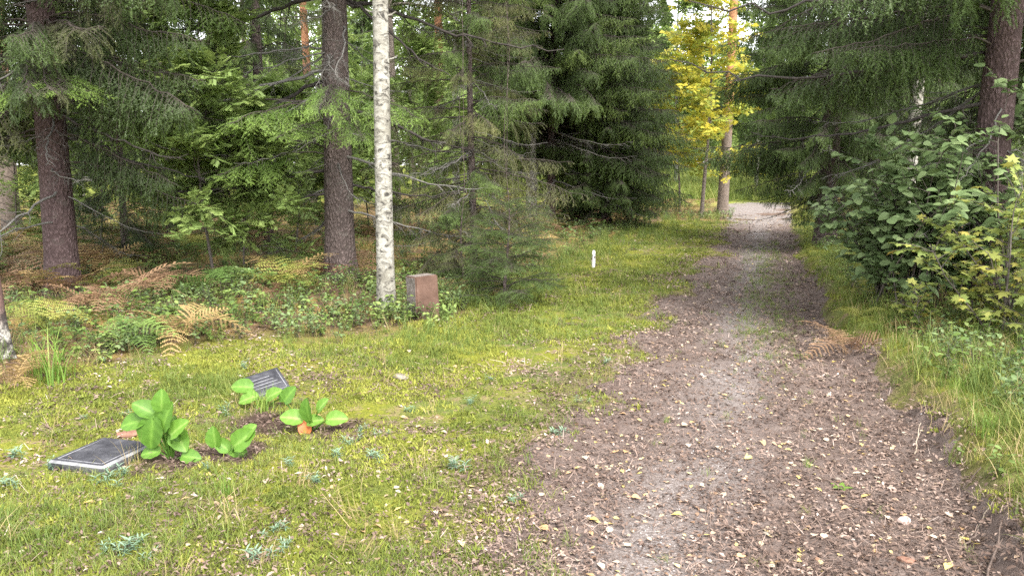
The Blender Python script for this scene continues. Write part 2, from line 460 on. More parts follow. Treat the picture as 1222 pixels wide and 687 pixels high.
# gravel shows along the wheel track; read off the photograph
tr = np.array([plane(x, y) for y, x in ((687, 770), (600, 810), (500, 858), (420, 880), (350, 893), (300, 902), (260, 908))])
def m_track(x, y):
    t = np.interp(y, np.r_[-6, tr[:, 1], 60], np.r_[tr[0, 0] - 1.2, tr[:, 0], tr[-1, 0] + 8])
    w = 0.17 + 0.25 * fbm(x * 0.8, y * 0.8, 61, 2)
    a = np.exp(-((x - t) / w) ** 2) * np.clip(fbm(x * 2.2, y * 1.5, 63, 4) * 1.9 - 0.2, 0, 0.95)
    b = 0.6 * np.exp(-((x - t - 0.75) / 0.16) ** 2) * (fbm(x * 0.9, y * 0.9, 65, 3) > 0.5) * sstep(9, 5, y)
    return np.clip(np.maximum(a, b) + sstep(21, 27, y), 0, 1)
def path_mat():
    m, nt, out = mat_base('gravel_path')
    v = objcoord(nt)
    n2 = noise(nt, 6, 5, 0.7, v); n3 = noise(nt, 95, 6, 0.85, v)
    vo = nt.nodes.new('ShaderNodeTexVoronoi'); vo.inputs['Scale'].default_value = 85; nt.links.new(v, vo.inputs['Vector'])
    lit = ramp(nt, n3, [(0.3, (0.052, 0.037, 0.031)), (0.5, (0.135, 0.102, 0.088)), (0.75, (0.29, 0.236, 0.21))])
    lit = mixc(nt, ramp(nt, n2, [(0.4, (0, 0, 0)), (0.7, (0.8, 0.8, 0.8))]), lit, (0.075, 0.05, 0.041))
    pb = nt.nodes.new('ShaderNodeSeparateColor'); nt.links.new(vo.outputs['Color'], pb.inputs[0])
    gr = ramp(nt, pb.outputs[0], [(0.0, (0.13, 0.115, 0.108)), (0.5, (0.23, 0.205, 0.197)), (1.0, (0.37, 0.34, 0.33))])
    gr = mixc(nt, ramp(nt, vo.outputs['Distance'], [(0.35, (0, 0, 0)), (0.75, (0.8, 0.8, 0.8))]), gr, (0.13, 0.11, 0.1))
    k = math_(nt, 'MULTIPLY', attr_(nt, 'track'), math_(nt, 'MULTIPLY_ADD', n2, 1.2, 0.1, clamp=True), clamp=True)
    c = mixc(nt, k, lit, gr)
    h = math_(nt, 'SUBTRACT', n3, math_(nt, 'MULTIPLY', vo.outputs['Distance'], 0.6))
    finish(nt, out, c, 0.9, bump(nt, h, 0.8, 0.012), 0.2)
    return m
p_obj = new('path', mesh_np('path', pv, [pq], [path_mat()], True, {'track': m_track(pv[:, 0], pv[:, 1])}))
tag(p_obj, 'gravel footpath strewn with needles and leaves', 'path', kind='structure')
def HP(x, y):     # top surface of ground or path
    pmv = m_path(x, y)
    return H(x, y) + 0.012 * sstep(0.25, 0.7, pmv)

#@@PART2
# ------------------------------------------------------------------ tree builders
def trunk_mesh(name, r, h, seed, mat, flare=0.35, k=22, bend=0.0, lean=(0, 0), rough=0.05, top=0.12):
    r_ = np.random.default_rng(seed)
    z = np.concatenate([np.arange(-0.25, 5, 0.09), np.arange(5, h, 0.5), [h]])
    zz = np.maximum(z, 0)
    rad = r * (1 - (1 - top) * np.clip(zz / h, 0, 1) ** 1.1)
    th = np.arange(k) * 2 * np.pi / k
    T, Z = np.meshgrid(th, zz)
    ph = r_.uniform(0, 6.28, 3)
    lob = 1 + 0.5 * (np.sin(3 * T + ph[0]) * 0.5 + np.sin(5 * T + ph[1]) * 0.5)
    R = rad[:, None] * (1 + flare * np.exp(-Z / 0.22) * lob)
    R = R * (1 + rough * 2 * (fbm(np.cos(T) * 3 + seed, Z * 2.5 + np.sin(T) * 3, seed, 3) - 0.5))
    cx = bend * np.sin(zz / h * 5 + ph[2]) - bend * np.sin(ph[2]) + lean[0] * zz
    cyy = bend * np.cos(zz / h * 4 + ph[0]) - bend * np.cos(ph[0]) + lean[1] * zz
    v = np.stack([cx[:, None] + R * np.cos(T), cyy[:, None] + R * np.sin(T), np.repeat(z[:, None], k, 1)], -1)
    n = len(z); i = np.arange(n - 1)[:, None] * k; j = np.arange(k)[None]; jn = (j + 1) % k
    q = np.stack([i + j, i + jn, i + k + jn, i + k + j], -1).reshape(-1, 4)
    return mesh_np(name, v.reshape(-1, 3), [q], [mat], True), (lambda zq: (float(np.interp(zq, z, cx)), float(np.interp(zq, z, cyy)), float(np.interp(zq, z, rad))))

def wander(r_, p, d, length, n, wob=0.15, grav=0.0):
    pts = [np.array(p, float)]; d = np.array(d, float); d /= np.linalg.norm(d); st = length / n
    for _ in range(n):
        d = d + r_.normal(0, wob, 3) * 0.5 + np.array([0, 0, -grav * st]); d /= np.linalg.norm(d)
        pts.append(pts[-1] + d * st)
    return np.array(pts)

def needle_shoots(geo, P, D, Ls, age, r_, nlen=0.017, nw=0.0042, per=0.0085, mat=0):
    """P base, D direction, Ls length per shoot: single-triangle needles all round each shoot"""
    V = []; A = []
    for p, d, l, a in zip(P, D, Ls, age):
        n = max(3, int(l / per)); t = (np.arange(n) + r_.uniform(0, 1, n)) / n * l
        ref = np.array([0, 0, 1.0]) if abs(d[2]) < 0.85 else np.array([1.0, 0, 0])
        u = np.cross(d, ref); u /= np.linalg.norm(u); w = np.cross(u, d)
        ph = np.where(np.arange(n) % 2 == 0, 0, np.pi) + r_.normal(0.35, 0.7, n)
        side = np.cos(ph)[:, None] * u + np.sin(ph)[:, None] * w
        dirn = side * 0.8 + d * 0.75; dirn /= np.linalg.norm(dirn, axis=1)[:, None]
        b = p + d * t[:, None]
        L = nlen * r_.uniform(0.75, 1.2, n) * (1 - 0.35 * (t / l) ** 3)
        V.append(np.stack([b - d * nw, b + d * nw, b + dirn * L[:, None]], 1)); A.append(np.full(n * 3, a))
        # shoot axis and terminal tuft
        V.append(np.array([[p + u * 0.002, p - u * 0.002, p + d * (l + nlen * 0.5)]])); A.append(np.full(3, a))
    V = np.concatenate(V).reshape(-1, 3)
    geo.add(V, tris=np.arange(len(V)).reshape(-1, 3), age=np.concatenate(A), mat=mat)

def bough(name, seed, L=2.0, hang=1.0, step=0.06, sec=0.5, nlen=0.017, nw=0.0042, per=0.0085, start=0.15, shootgap=0.05, mat='spruce', rise=0.15, skip=0.0):
    r_ = np.random.default_rng(seed); g = Geo()
    n = 22; t = np.linspace(0, 1, n)
    ax = np.stack([t * L, 0.06 * L * np.sin(t * 3 + r_.uniform(0, 6)) * t, L * (rise * np.sin(t * 2.2) - 0.42 * t ** 1.5 + 0.26 * t ** 3.2)], 1)
    ax[1:] += np.cumsum(r_.normal(0, 0.009 * L, (n - 1, 3)), 0) * np.array([0.3, 1.0, 0.7])
    g.tube(ax, np.linspace(0.014, 0.003, n) * L / 2, 5, mat=1)
    P = []; D = []; LS = []; A = []
    s = start * L
    side = 1
    while s < L * 0.99:
        f = s / L
        p = np.array([np.interp(f, t, ax[:, i]) for i in range(3)])
        q = np.array([np.interp(min(1, f + 0.03), t, ax[:, i]) for i in range(3)]); d0 = (q - p) / (np.linalg.norm(q - p) + 1e-9)
        side = -side
        s += step * r_.uniform(0.5, 1.4) * (0.75 + 0.5 * (1 - f))
        if r_.random() < skip: continue
        ln = sec * L * 0.5 * min(1, (f - start * 0.6) * 4) * (1 - f ** 2.2) * r_.uniform(0.55, 1.15) + 0.07
        lat = np.array([0, side, 0.0])
        d = d0 * r_.uniform(0.5, 0.9) + lat * r_.uniform(0.6, 1.1) + np.array([0, 0, -0.5 * hang * r_.uniform(0.3, 1.3)])
        m = max(3, int(ln / 0.045))
        pts = wander(r_, p, d, ln, m, 0.16, hang * 4.5)
        g.tube(pts, np.linspace(0.0045, 0.0015, len(pts)), 3, mat=1)
        for j in range(1, len(pts)):
            dj = pts[j] - pts[j - 1]; dj /= np.linalg.norm(dj)
            P.append(pts[j - 1]); D.append(dj); LS.append(ln / m); A.append(0.15 + 0.5 * j / len(pts) + 0.25 * f)
            if j > 1 or ln < 0.15:
                for sd in (-1, 1):
                    if r_.random() < 0.2: continue
                    w = np.cross(dj, [0, 0, 1.0]) if abs(dj[2]) < 0.9 else np.array([r_.normal(), r_.normal(), 0])
                    w = w / (np.linalg.norm(w) + 1e-9)
                    dd = dj * 0.75 + w * sd * r_.uniform(0.5, 0.95) + np.array([0, 0, -0.25 * hang]) + r_.normal(0, 0.15, 3)
                    dd /= np.linalg.norm(dd)
                    ll = min(0.13, ln * 0.45) * r_.uniform(0.45, 1.1) * (1.15 - 0.6 * j / len(pts)) + 0.02
                    P.append(pts[j]); D.append(dd); LS.append(ll); A.append(0.35 + 0.45 * j / len(pts) + 0.25 * f + r_.uniform(-.1, .1))
    needle_shoots(g, P, D, LS, np.clip(A, 0, 1), r_, nlen, nw, per)
    return proto(name, g.mesh(name, [M[mat], M['twig']]))

def dead_branch_geo(seed, L=2.0, r0=0.02, droop=0.35, twigs=14, twl=0.5, upturn=0.25, sub=True):
    r_ = np.random.default_rng(seed); g = Geo(); n = 18; t = np.linspace(0, 1, n)
    ax = np.stack([t * L, 0.05 * L * np.sin(t * 4 + r_.uniform(0, 6)), L * (-droop * t ** 1.3 + upturn * t ** 3)], 1)
    ax[1:] += r_.normal(0, 0.008 * L, (n - 1, 3))
    g.tube(ax, np.linspace(r0, r0 * 0.18, n), 6)
    for k in range(twigs):
        f = r_.uniform(0.15, 0.97); i = min(n - 2, int(f * (n - 1)))
        d = ax[i + 1] - ax[i]; d /= np.linalg.norm(d)
        d = d * 0.7 + np.array([0, r_.choice([-1, 1]) * r_.uniform(0.5, 1), r_.uniform(-0.7, 0.15)])
        ln = twl * (1.15 - f) * r_.uniform(0.4, 1.2)
        pts = wander(r_, ax[i], d, ln, 6, 0.25, 0.7)
        g.tube(pts, np.linspace(r0 * 0.3, r0 * 0.08, 7), 3)
        if sub:
            for _ in range(4):
                j = r_.integers(1, 6); dd = pts[j + 1 if j < 6 else 6] - pts[j] + r_.normal(0, 0.05, 3)
                g.tube(wander(r_, pts[j], dd, ln * 0.4 * r_.uniform(.4, 1), 3, 0.3, 0.8), np.linspace(r0 * 0.13, r0 * 0.05, 4), 3)
    return g

B_LUSH = [bough('bough', 100 + k, 2.0, hang=1.0, step=0.03, sec=0.62, nlen=0.021, nw=0.0058) for k in range(3)]
B_FLAT = [bough('bough_flat', 200 + k, 1.5, hang=0.25, step=0.045, sec=0.75, rise=0.22, nlen=0.019, nw=0.005) for k in range(2)]
B_OLD = [bough('bough_old', 300 + k, 2.0, hang=0.7, step=0.05, sec=0.55, mat='spruce_old', start=0.2, per=0.009, nlen=0.02, nw=0.0045, skip=0.1) for k in range(2)]
B_DEAD = [proto('bough_dead', dead_branch_geo(400 + k, 1.8, 0.014, 0.35, 18, 0.5).mesh('bough_dead', [M['deadtwig']])) for k in range(2)]
B_FAR = [bough('bough_far', 500 + k, 2.0, hang=0.9, step=0.09, sec=0.55, nlen=0.045, nw=0.012, per=0.03, shootgap=0.1) for k in range(2)]
B_LOW = [bough('bough_low', 600 + k, 1.5, hang=[0.2, 0.35, 0.5][k], step=0.034, sec=0.8, rise=0.22, nlen=0.02, nw=0.0058, mat='spruce_bright', start=0.3) for k in range(3)]
BALL = B_LUSH + B_FLAT + B_OLD + B_DEAD + B_FAR        # 0-2 lush, 3-4 flat, 5-6 old, 7-8 dead, 9-10 far

def spruce(pos, label, h, r, z0, lmax, seed, mix, dead_to=0.0, bark='bark', whorl=0.3, per=6, tint=(0.15, 0.6), lowlen=None, name='spruce_tree', group='spruce trees', avoid=None, droop=(0.0, 0.3), thin=0.0, mixhigh=None):
    """mix: list of (bough index, weight); z0 lowest living bough; dead boughs between 0.8 and dead_to"""
    r_ = np.random.default_rng(seed)
    o = root(name, pos, label, 'tree', group)
    me, cen = trunk_mesh('trunk', r, h, seed, M[bark], bend=0.03)
    new('trunk', me, o)
    P = []; R = []; S = []; T = []; I = []
    ids = [a for a, b in mix]; w = np.array([b for a, b in mix], float); w /= w.sum()
    z = z0
    while z < h - 0.3:
        f = (z - z0) / (h - z0)
        ln = lmax * min(1.0, 0.75 + f * 1.5) * (1 - f) ** 0.75 + 0.15
        if lowlen is not None and z < z0 + 1.4: ln *= lowlen + (1 - lowlen) * (z - z0) / 1.4
        cnt = per if f < 0.6 else max(3, per - 1)
        y0 = r_.uniform(0, 6.28)
        for k in range(cnt):
            if r_.random() < (thin if z < 6.5 else max(thin, 0.5)): continue  # upper boughs thinned out so more light reaches the forest floor
            yaw = y0 + k * 2 * np.pi / cnt + r_.normal(0, 0.25)
            if avoid is not None and avoid(yaw, z): continue
            zz = z + r_.uniform(-0.17, 0.17); cx, cy_, cr = cen(zz)
            i = r_.choice(ids, p=w) if (mixhigh is None or zz < 4.5) else r_.choice(mixhigh)
            base = 1.5 if i in (3, 4) else 2.0
            P.append((cx + cr * .7 * math.cos(yaw), cy_ + cr * .7 * math.sin(yaw), zz))
            R.append((r_.normal(0, 0.12), r_.uniform(*droop) - 0.35 * f, yaw)); S.append(ln / base * r_.uniform(0.75, 1.15))
            T.append(np.clip(r_.uniform(*tint), 0, 1)); I.append(i)
        z += whorl * r_.uniform(0.75, 1.25)
    z = 0.9
    while z < dead_to:
        for k in range(r_.integers(2, 5)):
            yaw = r_.uniform(0, 6.28); cx, cy_, cr = cen(z)
            P.append((cx + cr * .7 * math.cos(yaw), cy_ + cr * .7 * math.sin(yaw), z + r_.uniform(-.1, .1)))
            R.append((r_.normal(0, 0.3), r_.uniform(-0.1, 0.5), yaw)); S.append(lmax / 1.8 * r_.uniform(0.3, 0.9)); T.append(0.3); I.append(7 + r_.integers(0, 2))
        z += 0.35
    # the joined list keeps its order: index picks the bough
    c = scatter('crown', np.array(P), np.array(R), np.array(S), np.array(T), BALL, np.array(I), o)
    c['kind'] = 'stuff'
    return o
def g0(px, py, dz=-0.03):
    p = ground(px, py); return (float(p[0]), float(p[1]), float(p[2]) + dz)
def gxy(px, Y):                   # ground under column px at distance Y
    X = (px - IMW / 2) / FPX * (Y * CP + 1.3 * SP)
    return (X, Y, zat(X, Y) - 0.03)

DARK = (0.0, 0.45)
# the two big trunks in front on the left
sA = spruce(g0(77, 352), 'thick dark reddish spruce at the far left above the ferns', 11.5, 0.185, 2.3, 2.4, 1, [(0, 2), (1, 2), (2, 2), (5, 2), (6, 2), (7, 2)], dead_to=2.6, bark='bark_purple', tint=(0.1, 0.6), whorl=0.24, per=7)
sB = spruce(g0(407, 333), 'thick grey-brown spruce trunk just left of the white birch', 12, 0.205, 4.3, 2.3, 2, [(0, 2), (1, 2), (2, 2), (5, 1)], dead_to=4.3, tint=(0.2, 0.6), bark='bark')
# low green boughs on that trunk
def low_boughs(o, rows, nm='low_branch'):
    for (yaw, z, L, dr, k, tn) in rows:
        a_ = math.radians(yaw)
        new(nm, (B_LOW[k % 3] if tn > 0.5 else BALL[k]).data, o, (0.15 * math.cos(a_), 0.15 * math.sin(a_), z), (0, dr, a_), L / (1.5 if tn > 0.5 else 2.0))
low_boughs(sB, [(-150, 2.0, 2.3, 0.1, 0, 0.75), (-125, 2.3, 1.7, 0.2, 1, 0.8), (-80, 2.55, 1.5, 0.3, 2, 0.8), (-172, 1.95, 2.6, 0.12, 0, 0.7), (-162, 2.35, 2.2, 0.22, 2, 0.7),
                (-45, 2.5, 1.5, 0.3, 1, 0.75), (165, 1.8, 2.2, 0.1, 1, 0.6), (-100, 2.15, 1.3, 0.3, 0, 0.85), (-60, 2.2, 1.2, 0.35, 2, 0.8), (-140, 1.7, 1.6, 0.2, 1, 0.8)])
# long dark bare boughs that the photograph shows one by one
def dead(o, rows):
    for (yaw, z, L, r0, dr, seed, m) in rows:
        me = dead_branch_geo(seed, L, r0, dr, 16, 0.45).mesh('dead_branch', [M[m]])
        new('dead_branch', me, o, (0.1 * math.cos(math.radians(yaw)), 0.1 * math.sin(math.radians(yaw)), z), (0, 0, math.radians(yaw)))
dead(sB, [(182, 3.75, 2.4, 0.03, 0.42, 1, 'darkbranch'), (-8, 3.75, 2.9, 0.03, 0.5, 2, 'darkbranch'), (-20, 3.7, 1.6, 0.026, 0.9, 3, 'darkbranch'),
          (190, 2.8, 2.8, 0.026, 0.5, 4, 'deadtwig'), (170, 2.7, 2.0, 0.03, 0.6, 5, 'darkbranch'), (5, 2.3, 2.2, 0.03, 0.5, 6, 'darkbranch'),
          (-12, 1.7, 2.0, 0.022, 0.45, 7, 'deadtwig'), (-90, 3.0, 0.9, 0.012, 0.9, 8, 'deadtwig'), (-100, 2.6, 0.7, 0.01, 0.9, 9, 'deadtwig'),
          (195, 1.5, 2.6, 0.026, 0.3, 10, 'darkbranch'), (178, 1.2, 2.2, 0.022, 0.3, 11, 'darkbranch'), (0, 1.3, 1.8, 0.02, 0.25, 12, 'darkbranch')])
dead(sA, [(-30, 2.2, 2.2, 0.02, 0.5, 21, 'darkbranch'), (10, 1.9, 2.0, 0.018, 0.5, 22, 'darkbranch'), (170, 2.0, 1.2, 0.018, 0.3, 23, 'darkbranch'), (-60, 2.1, 1.2, 0.014, 0.7, 24, 'deadtwig')])
low_boughs(sA, [(-70, 2.75, 1.9, 0.25, 0, 0.45), (-35, 2.9, 2.4, 0.3, 1, 0.4), (-110, 2.8, 1.6, 0.3, 2, 0.4), (-140, 1.9, 1.4, 0.25, 5, 0.4), (-10, 2.3, 1.8, 0.25, 3, 0.3), (-50, 2.6, 1.6, 0.3, 0, 0.7), (-90, 2.5, 1.3, 0.3, 1, 0.7), (-25, 1.9, 1.7, 0.3, 1, 0.4), (-5, 1.6, 1.8, 0.3, 0, 0.4)])

# spruces standing further in
spruce(gxy(150, 12.6), 'small dark spruce with boughs near the ground beside the reddish trunk', 6.5, 0.06, 0.35, 1.1, 3, [(0, 3), (1, 3), (3, 1), (5, 1)], dead_to=0.0, tint=(0.0, 0.4), whorl=0.3)
spruce(gxy(205, 15.5), 'slim spruce between the small dark spruce and the pale sapling', 9, 0.09, 1.7, 1.5, 4, [(0, 2), (1, 2), (2, 2), (5, 1)], dead_to=1.7, tint=DARK)
spruce(gxy(318, 16.0), 'dark spruce in the shade left of the thick grey-brown trunk', 10, 0.13, 1.0, 1.9, 5, [(0, 2), (1, 2), (2, 2), (5, 2), (7, 1)], dead_to=1.5, tint=(0.0, 0.45))
sL = spruce(gxy(566, 11.2), 'thin young spruce with wispy drooping boughs behind the brown stone', 7.5, 0.055, 0.5, 1.55, 6, [(5, 3), (6, 3), (7, 2), (0, 1), (8, 1)], dead_to=1.5, tint=(0.5, 1.0), whorl=0.24, per=8)
spruce(g0(657, 273), 'spruce with bare pinkish lower trunk and curtain of hanging boughs', 12, 0.125, 2.2, 3.3, 7, [(0, 3), (1, 3), (2, 3)], dead_to=3.0, tint=(0.4, 1.0), bark='bark_purple', per=9, whorl=0.22,
       avoid=lambda yaw, z: z < 3.3 and math.cos(yaw + 1.45) > 0.6)
spruce(gxy(722, 22.0), 'broad dark spruce with boughs down to the grass beside the path', 11, 0.16, 0.3, 2.4, 8, [(0, 3), (1, 3), (2, 3)], tint=(0.2, 0.75), per=9, whorl=0.22, lowlen=0.75)
sF = spruce(g0(985, 291), 'spruce right of the path whose boughs reach over the bright gravel', 11, 0.2, 0.7, 2.4, 9, [(0, 3), (1, 3), (2, 3), (7, 0.6)], tint=(0.25, 0.8), per=7, whorl=0.28, dead_to=2.0, lowlen=0.45)
sG = spruce(g0(1166, 362), 'thick dark spruce behind the grey-green bush on the right', 11.5, 0.175, 2.5, 2.6, 10, [(0, 3), (1, 3), (2, 3)], dead_to=2.6, bark='bark_purple', tint=(0.05, 0.5), per=5,
           avoid=lambda yaw, z: z < 3.2 and math.cos(yaw + 1.2) > 0.75)
dead(sG, [(168, 2.5, 3.0, 0.026, 0.25, 31, 'darkbranch'), (180, 3.2, 3.0, 0.028, 0.3, 32, 'darkbranch'), (150, 2.0, 2.2, 0.022, 0.35, 33, 'darkbranch')])
spruce(gxy(1255, 9.5), 'dark spruce cut by the right edge of the picture', 11, 0.15, 2.0, 2.2, 11, [(0, 3), (1, 3), (2, 3)], tint=DARK)
spruce(gxy(1085, 17.5), 'spruce filling the gap between the two big right-hand spruces', 10, 0.14, 0.9, 2.2, 12, [(0, 3), (1, 3), (2, 3)], tint=(0.1, 0.5))
spruce(gxy(-60, 10.5), 'dark spruce cut by the left edge of the picture', 11, 0.15, 2.2, 2.0, 13, [(0, 3), (1, 3), (5, 2)], tint=(0.0, 0.4), dead_to=2.0)
spruce(gxy(602, 9.3), 'low bushy spruce sapling right of the brown memorial stone', 1.5, 0.02, 0.08, 0.75, 14, [(3, 1), (4, 1)], tint=(0.3, 0.8), whorl=0.13, per=7, name='spruce_sapling', droop=(-0.2, 0.2))
spruce(gxy(555, 10.2), 'bushy spruce sapling close behind the brown memorial stone', 1.3, 0.02, 0.1, 0.6, 15, [(3, 1), (4, 1), (5, 1)], tint=(0.2, 0.7), whorl=0.15, per=6, name='spruce_sapling', droop=(-0.2, 0.2))
#@@PART3
# ------------------------------------------------------------------ leaves and broadleaved plants
def leaf_ovate(g, base, d, nrm, L, W, age=0.0, curl=0.15, fold=0.12, prof=((0, 0.02), (0.22, 0.75), (0.5, 1.0), (0.78, 0.6), (1, 0.0)), mat=0):
    d = np.asarray(d, float) / np.linalg.norm(d); s = np.cross(nrm, d); s /= np.linalg.norm(s) + 1e-9; n = np.cross(d, s)
    v = []
    for t, w in prof:
        m = np.asarray(base) + d * L * t - n * curl * L * t * t
        v += [m + s * W / 2 * w + n * fold * W * w, m, m - s * W / 2 * w + n * fold * W * w]
    q = []
    for i in range(len(prof) - 1):
        a = i * 3; q += [[a, a + 3, a + 4, a + 1], [a + 1, a + 4, a + 5, a + 2]]
    g.add(v, quads=q, age=age, mat=mat)
def leaf_maple(g, base, d, nrm, L, age=0.0, curl=0.12, mat=0):
    d = np.asarray(d, float) / np.linalg.norm(d); s = np.cross(nrm, d); s /= np.linalg.norm(s) + 1e-9; n = np.cross(d, s)
    out = [(0.02, 0.06), (-0.12, 0.34), (0.1, 0.3), (0.16, 0.62), (0.36, 0.3), (0.62, 0.52), (0.6, 0.2), (1.0, 0.0)]
    o2 = out + [(x, -y) for x, y in out[-2::-1]]
    v = [np.asarray(base) + d * 0.28 * L] + [np.asarray(base) + d * x * L + s * y * L - n * curl * L * (x * x + y * y) for x, y in o2]
    k = len(o2); g.add(v, tris=[[0, i + 1, i] for i in range(1, k)], age=age, mat=mat)
def sprig(name, seed, kind, mats, L=0.22, nleaf=7, size=0.06, droop=0.3):
    r_ = np.random.default_rng(seed); g = Geo()
    ax = wander(r_, (0, 0, 0), (1, 0, 0.1), L, 6, 0.15, 0.8); g.tube(ax, np.linspace(0.003, 0.001, 7), 3, mat=1)
    for k in range(nleaf):
        f = (k + 0.6) / nleaf; p = np.array([np.interp(f * 6, range(7), ax[:, i]) for i in range(3)])
        sd = 1 if k % 2 else -1
        d = np.array([0.6, sd * r_.uniform(0.5, 1.1), r_.uniform(-droop, 0.2)]); nr = np.array([r_.normal(0, .35), r_.normal(0, .35), 1])
        sz = size * r_.uniform(0.7, 1.2); a = r_.uniform(0, 1)
        if kind == 'ovate': leaf_ovate(g, p + d * 0.012, d, nr, sz, sz * 0.68, a, curl=r_.uniform(0.05, 0.35))
        elif kind == 'round': leaf_ovate(g, p + d * 0.012, d, nr, sz, sz * 0.86, a, curl=r_.uniform(0.02, 0.3), prof=((0, 0.05), (0.2, 0.85), (0.5, 1.0), (0.8, 0.75), (1, 0.15)))
        elif kind == 'maple': leaf_maple(g, p + d * 0.05, d, nr, sz, a, r_.uniform(0, 0.3))
        elif kind == 'rowan':
            for q in range(6):
                for s2 in (-1, 1):
                    dl = d / np.linalg.norm(d); lat = np.cross([0, 0, 1], dl) * s2
                    leaf_ovate(g, p + dl * sz * (0.25 + 0.16 * q), lat + dl * 0.5, nr, sz * 0.42, sz * 0.15, a, 0.1)
            leaf_ovate(g, p + d * sz, d, nr, sz * 0.4, sz * 0.15, a)
    return proto(name, g.mesh(name, mats))

GREEN = [(0, (0.05, 0.085, 0.022)), (0.5, (0.095, 0.155, 0.035)), (1, (0.17, 0.23, 0.05))]
M['leaf_green'] = leafmat('broad_leaf_green', GREEN, 0.35)
M['leaf_grey'] = leafmat('broad_leaf_greygreen', [(0, (0.075, 0.115, 0.045)), (0.5, (0.135, 0.195, 0.075)), (1, (0.22, 0.285, 0.125))], 0.3, agew=0.5)
M['leaf_greyo'] = leafmat('broad_leaf_greygreen_single', [(0, (0.085, 0.13, 0.05)), (0.5, (0.15, 0.215, 0.085)), (1, (0.24, 0.31, 0.14))], 0.3, agew=0.15, objrand=True)
M['leaf_light'] = leafmat('broad_leaf_light', [(0, (0.13, 0.19, 0.05)), (0.5, (0.2, 0.28, 0.08)), (1, (0.3, 0.37, 0.11))], 0.4)
M['leaf_yellow'] = leafmat('maple_leaf_yellow', [(0, (0.16, 0.24, 0.05)), (0.35, (0.32, 0.36, 0.06)), (0.65, (0.5, 0.45, 0.06)), (1, (0.62, 0.5, 0.07))], 0.45, agew=0.4)
M['leaf_lime'] = leafmat('maple_leaf_lime', [(0, (0.12, 0.17, 0.045)), (0.5, (0.22, 0.26, 0.065)), (0.85, (0.33, 0.31, 0.075)), (1, (0.4, 0.27, 0.07))], 0.4, agew=0.4)
M['leaf_limeo'] = leafmat('maple_leaf_lime_single', [(0, (0.12, 0.17, 0.045)), (0.5, (0.21, 0.25, 0.065)), (0.85, (0.31, 0.3, 0.075)), (1, (0.4, 0.28, 0.07))], 0.4, agew=0.1, objrand=True)
M['stem'] = plain('shrub_stem', [(0.3, (0.05, 0.042, 0.035)), (0.7, (0.12, 0.1, 0.085))], 30)
SP_GREEN = [sprig('sprig', 600 + k, 'ovate', [M['leaf_green'], M['stem']], 0.4, 14, 0.085) for k in range(3)]
SP_LIGHT = [sprig('sprig_light', 610 + k, 'ovate', [M['leaf_light'], M['stem']], 0.4, 14, 0.085) for k in range(3)]
SP_GREY = [sprig('sprig_grey', 620 + k, 'round', [M['leaf_grey'], M['stem']], 0.25, 6, 0.085) for k in range(3)]
SP_YEL = [sprig('sprig_yellow', 630 + k, 'maple', [M['leaf_yellow'], M['stem']], 0.35, 8, 0.13) for k in range(3)]
SP_LIME = [sprig('sprig_lime', 640 + k, 'maple', [M['leaf_lime'], M['stem']], 0.2, 5, 0.1) for k in range(3)]
SP_ROWAN = [sprig('sprig_rowan', 650 + k, 'rowan', [M['leaf_light'], M['stem']], 0.3, 6, 0.16) for k in range(2)]

def limbs_of(r_, cen, h, z0, spread, nlimb, up=0.5, twig=6, flat=0.0, sag=0.3):
    """limb tubes and the anchors of the leafy sprigs"""
    g = Geo(); A = []; D = []
    for k in range(nlimb):
        f = (k + r_.uniform(0, 1)) / nlimb; z = z0 + (h - z0) * f * 0.95
        yaw = k * 2.4 + r_.normal(0, 0.4); cx, cy_, cr = cen(z)
        ln = spread * (0.55 + 0.8 * math.sin(math.pi * min(1, 0.25 + 0.75 * f))) * (1.05 - 0.6 * f) * r_.uniform(0.7, 1.2)
        pts = wander(r_, (cx, cy_, z), (math.cos(yaw), math.sin(yaw), up * r_.uniform(0.4, 1.3)), ln, 10, 0.22, sag)
        g.tube(pts, np.linspace(min(cr * 0.5, 0.02 + ln * 0.012), 0.004, 11), 5)
        for q in range(twig):
            i = r_.integers(3, 11); d = pts[min(i, 10)] - pts[i - 1]
            d = d / np.linalg.norm(d) + r_.normal(0, 0.6, 3) * np.array([1, 1, 1 - flat])
            tw = wander(r_, pts[min(i, 10)], d, ln * 0.35 * r_.uniform(0.5, 1.2), 5, 0.25, sag)
            g.tube(tw, np.linspace(0.006, 0.002, 6), 3)
            for j in range(1, 6):
                A.append(tw[j]); D.append(tw[j] - tw[j - 1])
        for j in range(4, 11): A.append(pts[j]); D.append(pts[j] - pts[j - 1])
    return g, np.array(A), np.array(D)
def sprig_frames(r_, D, jit=0.5, flat=0.5):
    D = D / np.linalg.norm(D, axis=1)[:, None] + r_.normal(0, jit, D.shape)
    D[:, 2] *= 1 - flat
    return rot_euler(frames(D, np.array([[0, 0, 1.0]]) + r_.normal(0, 0.25, D.shape)))
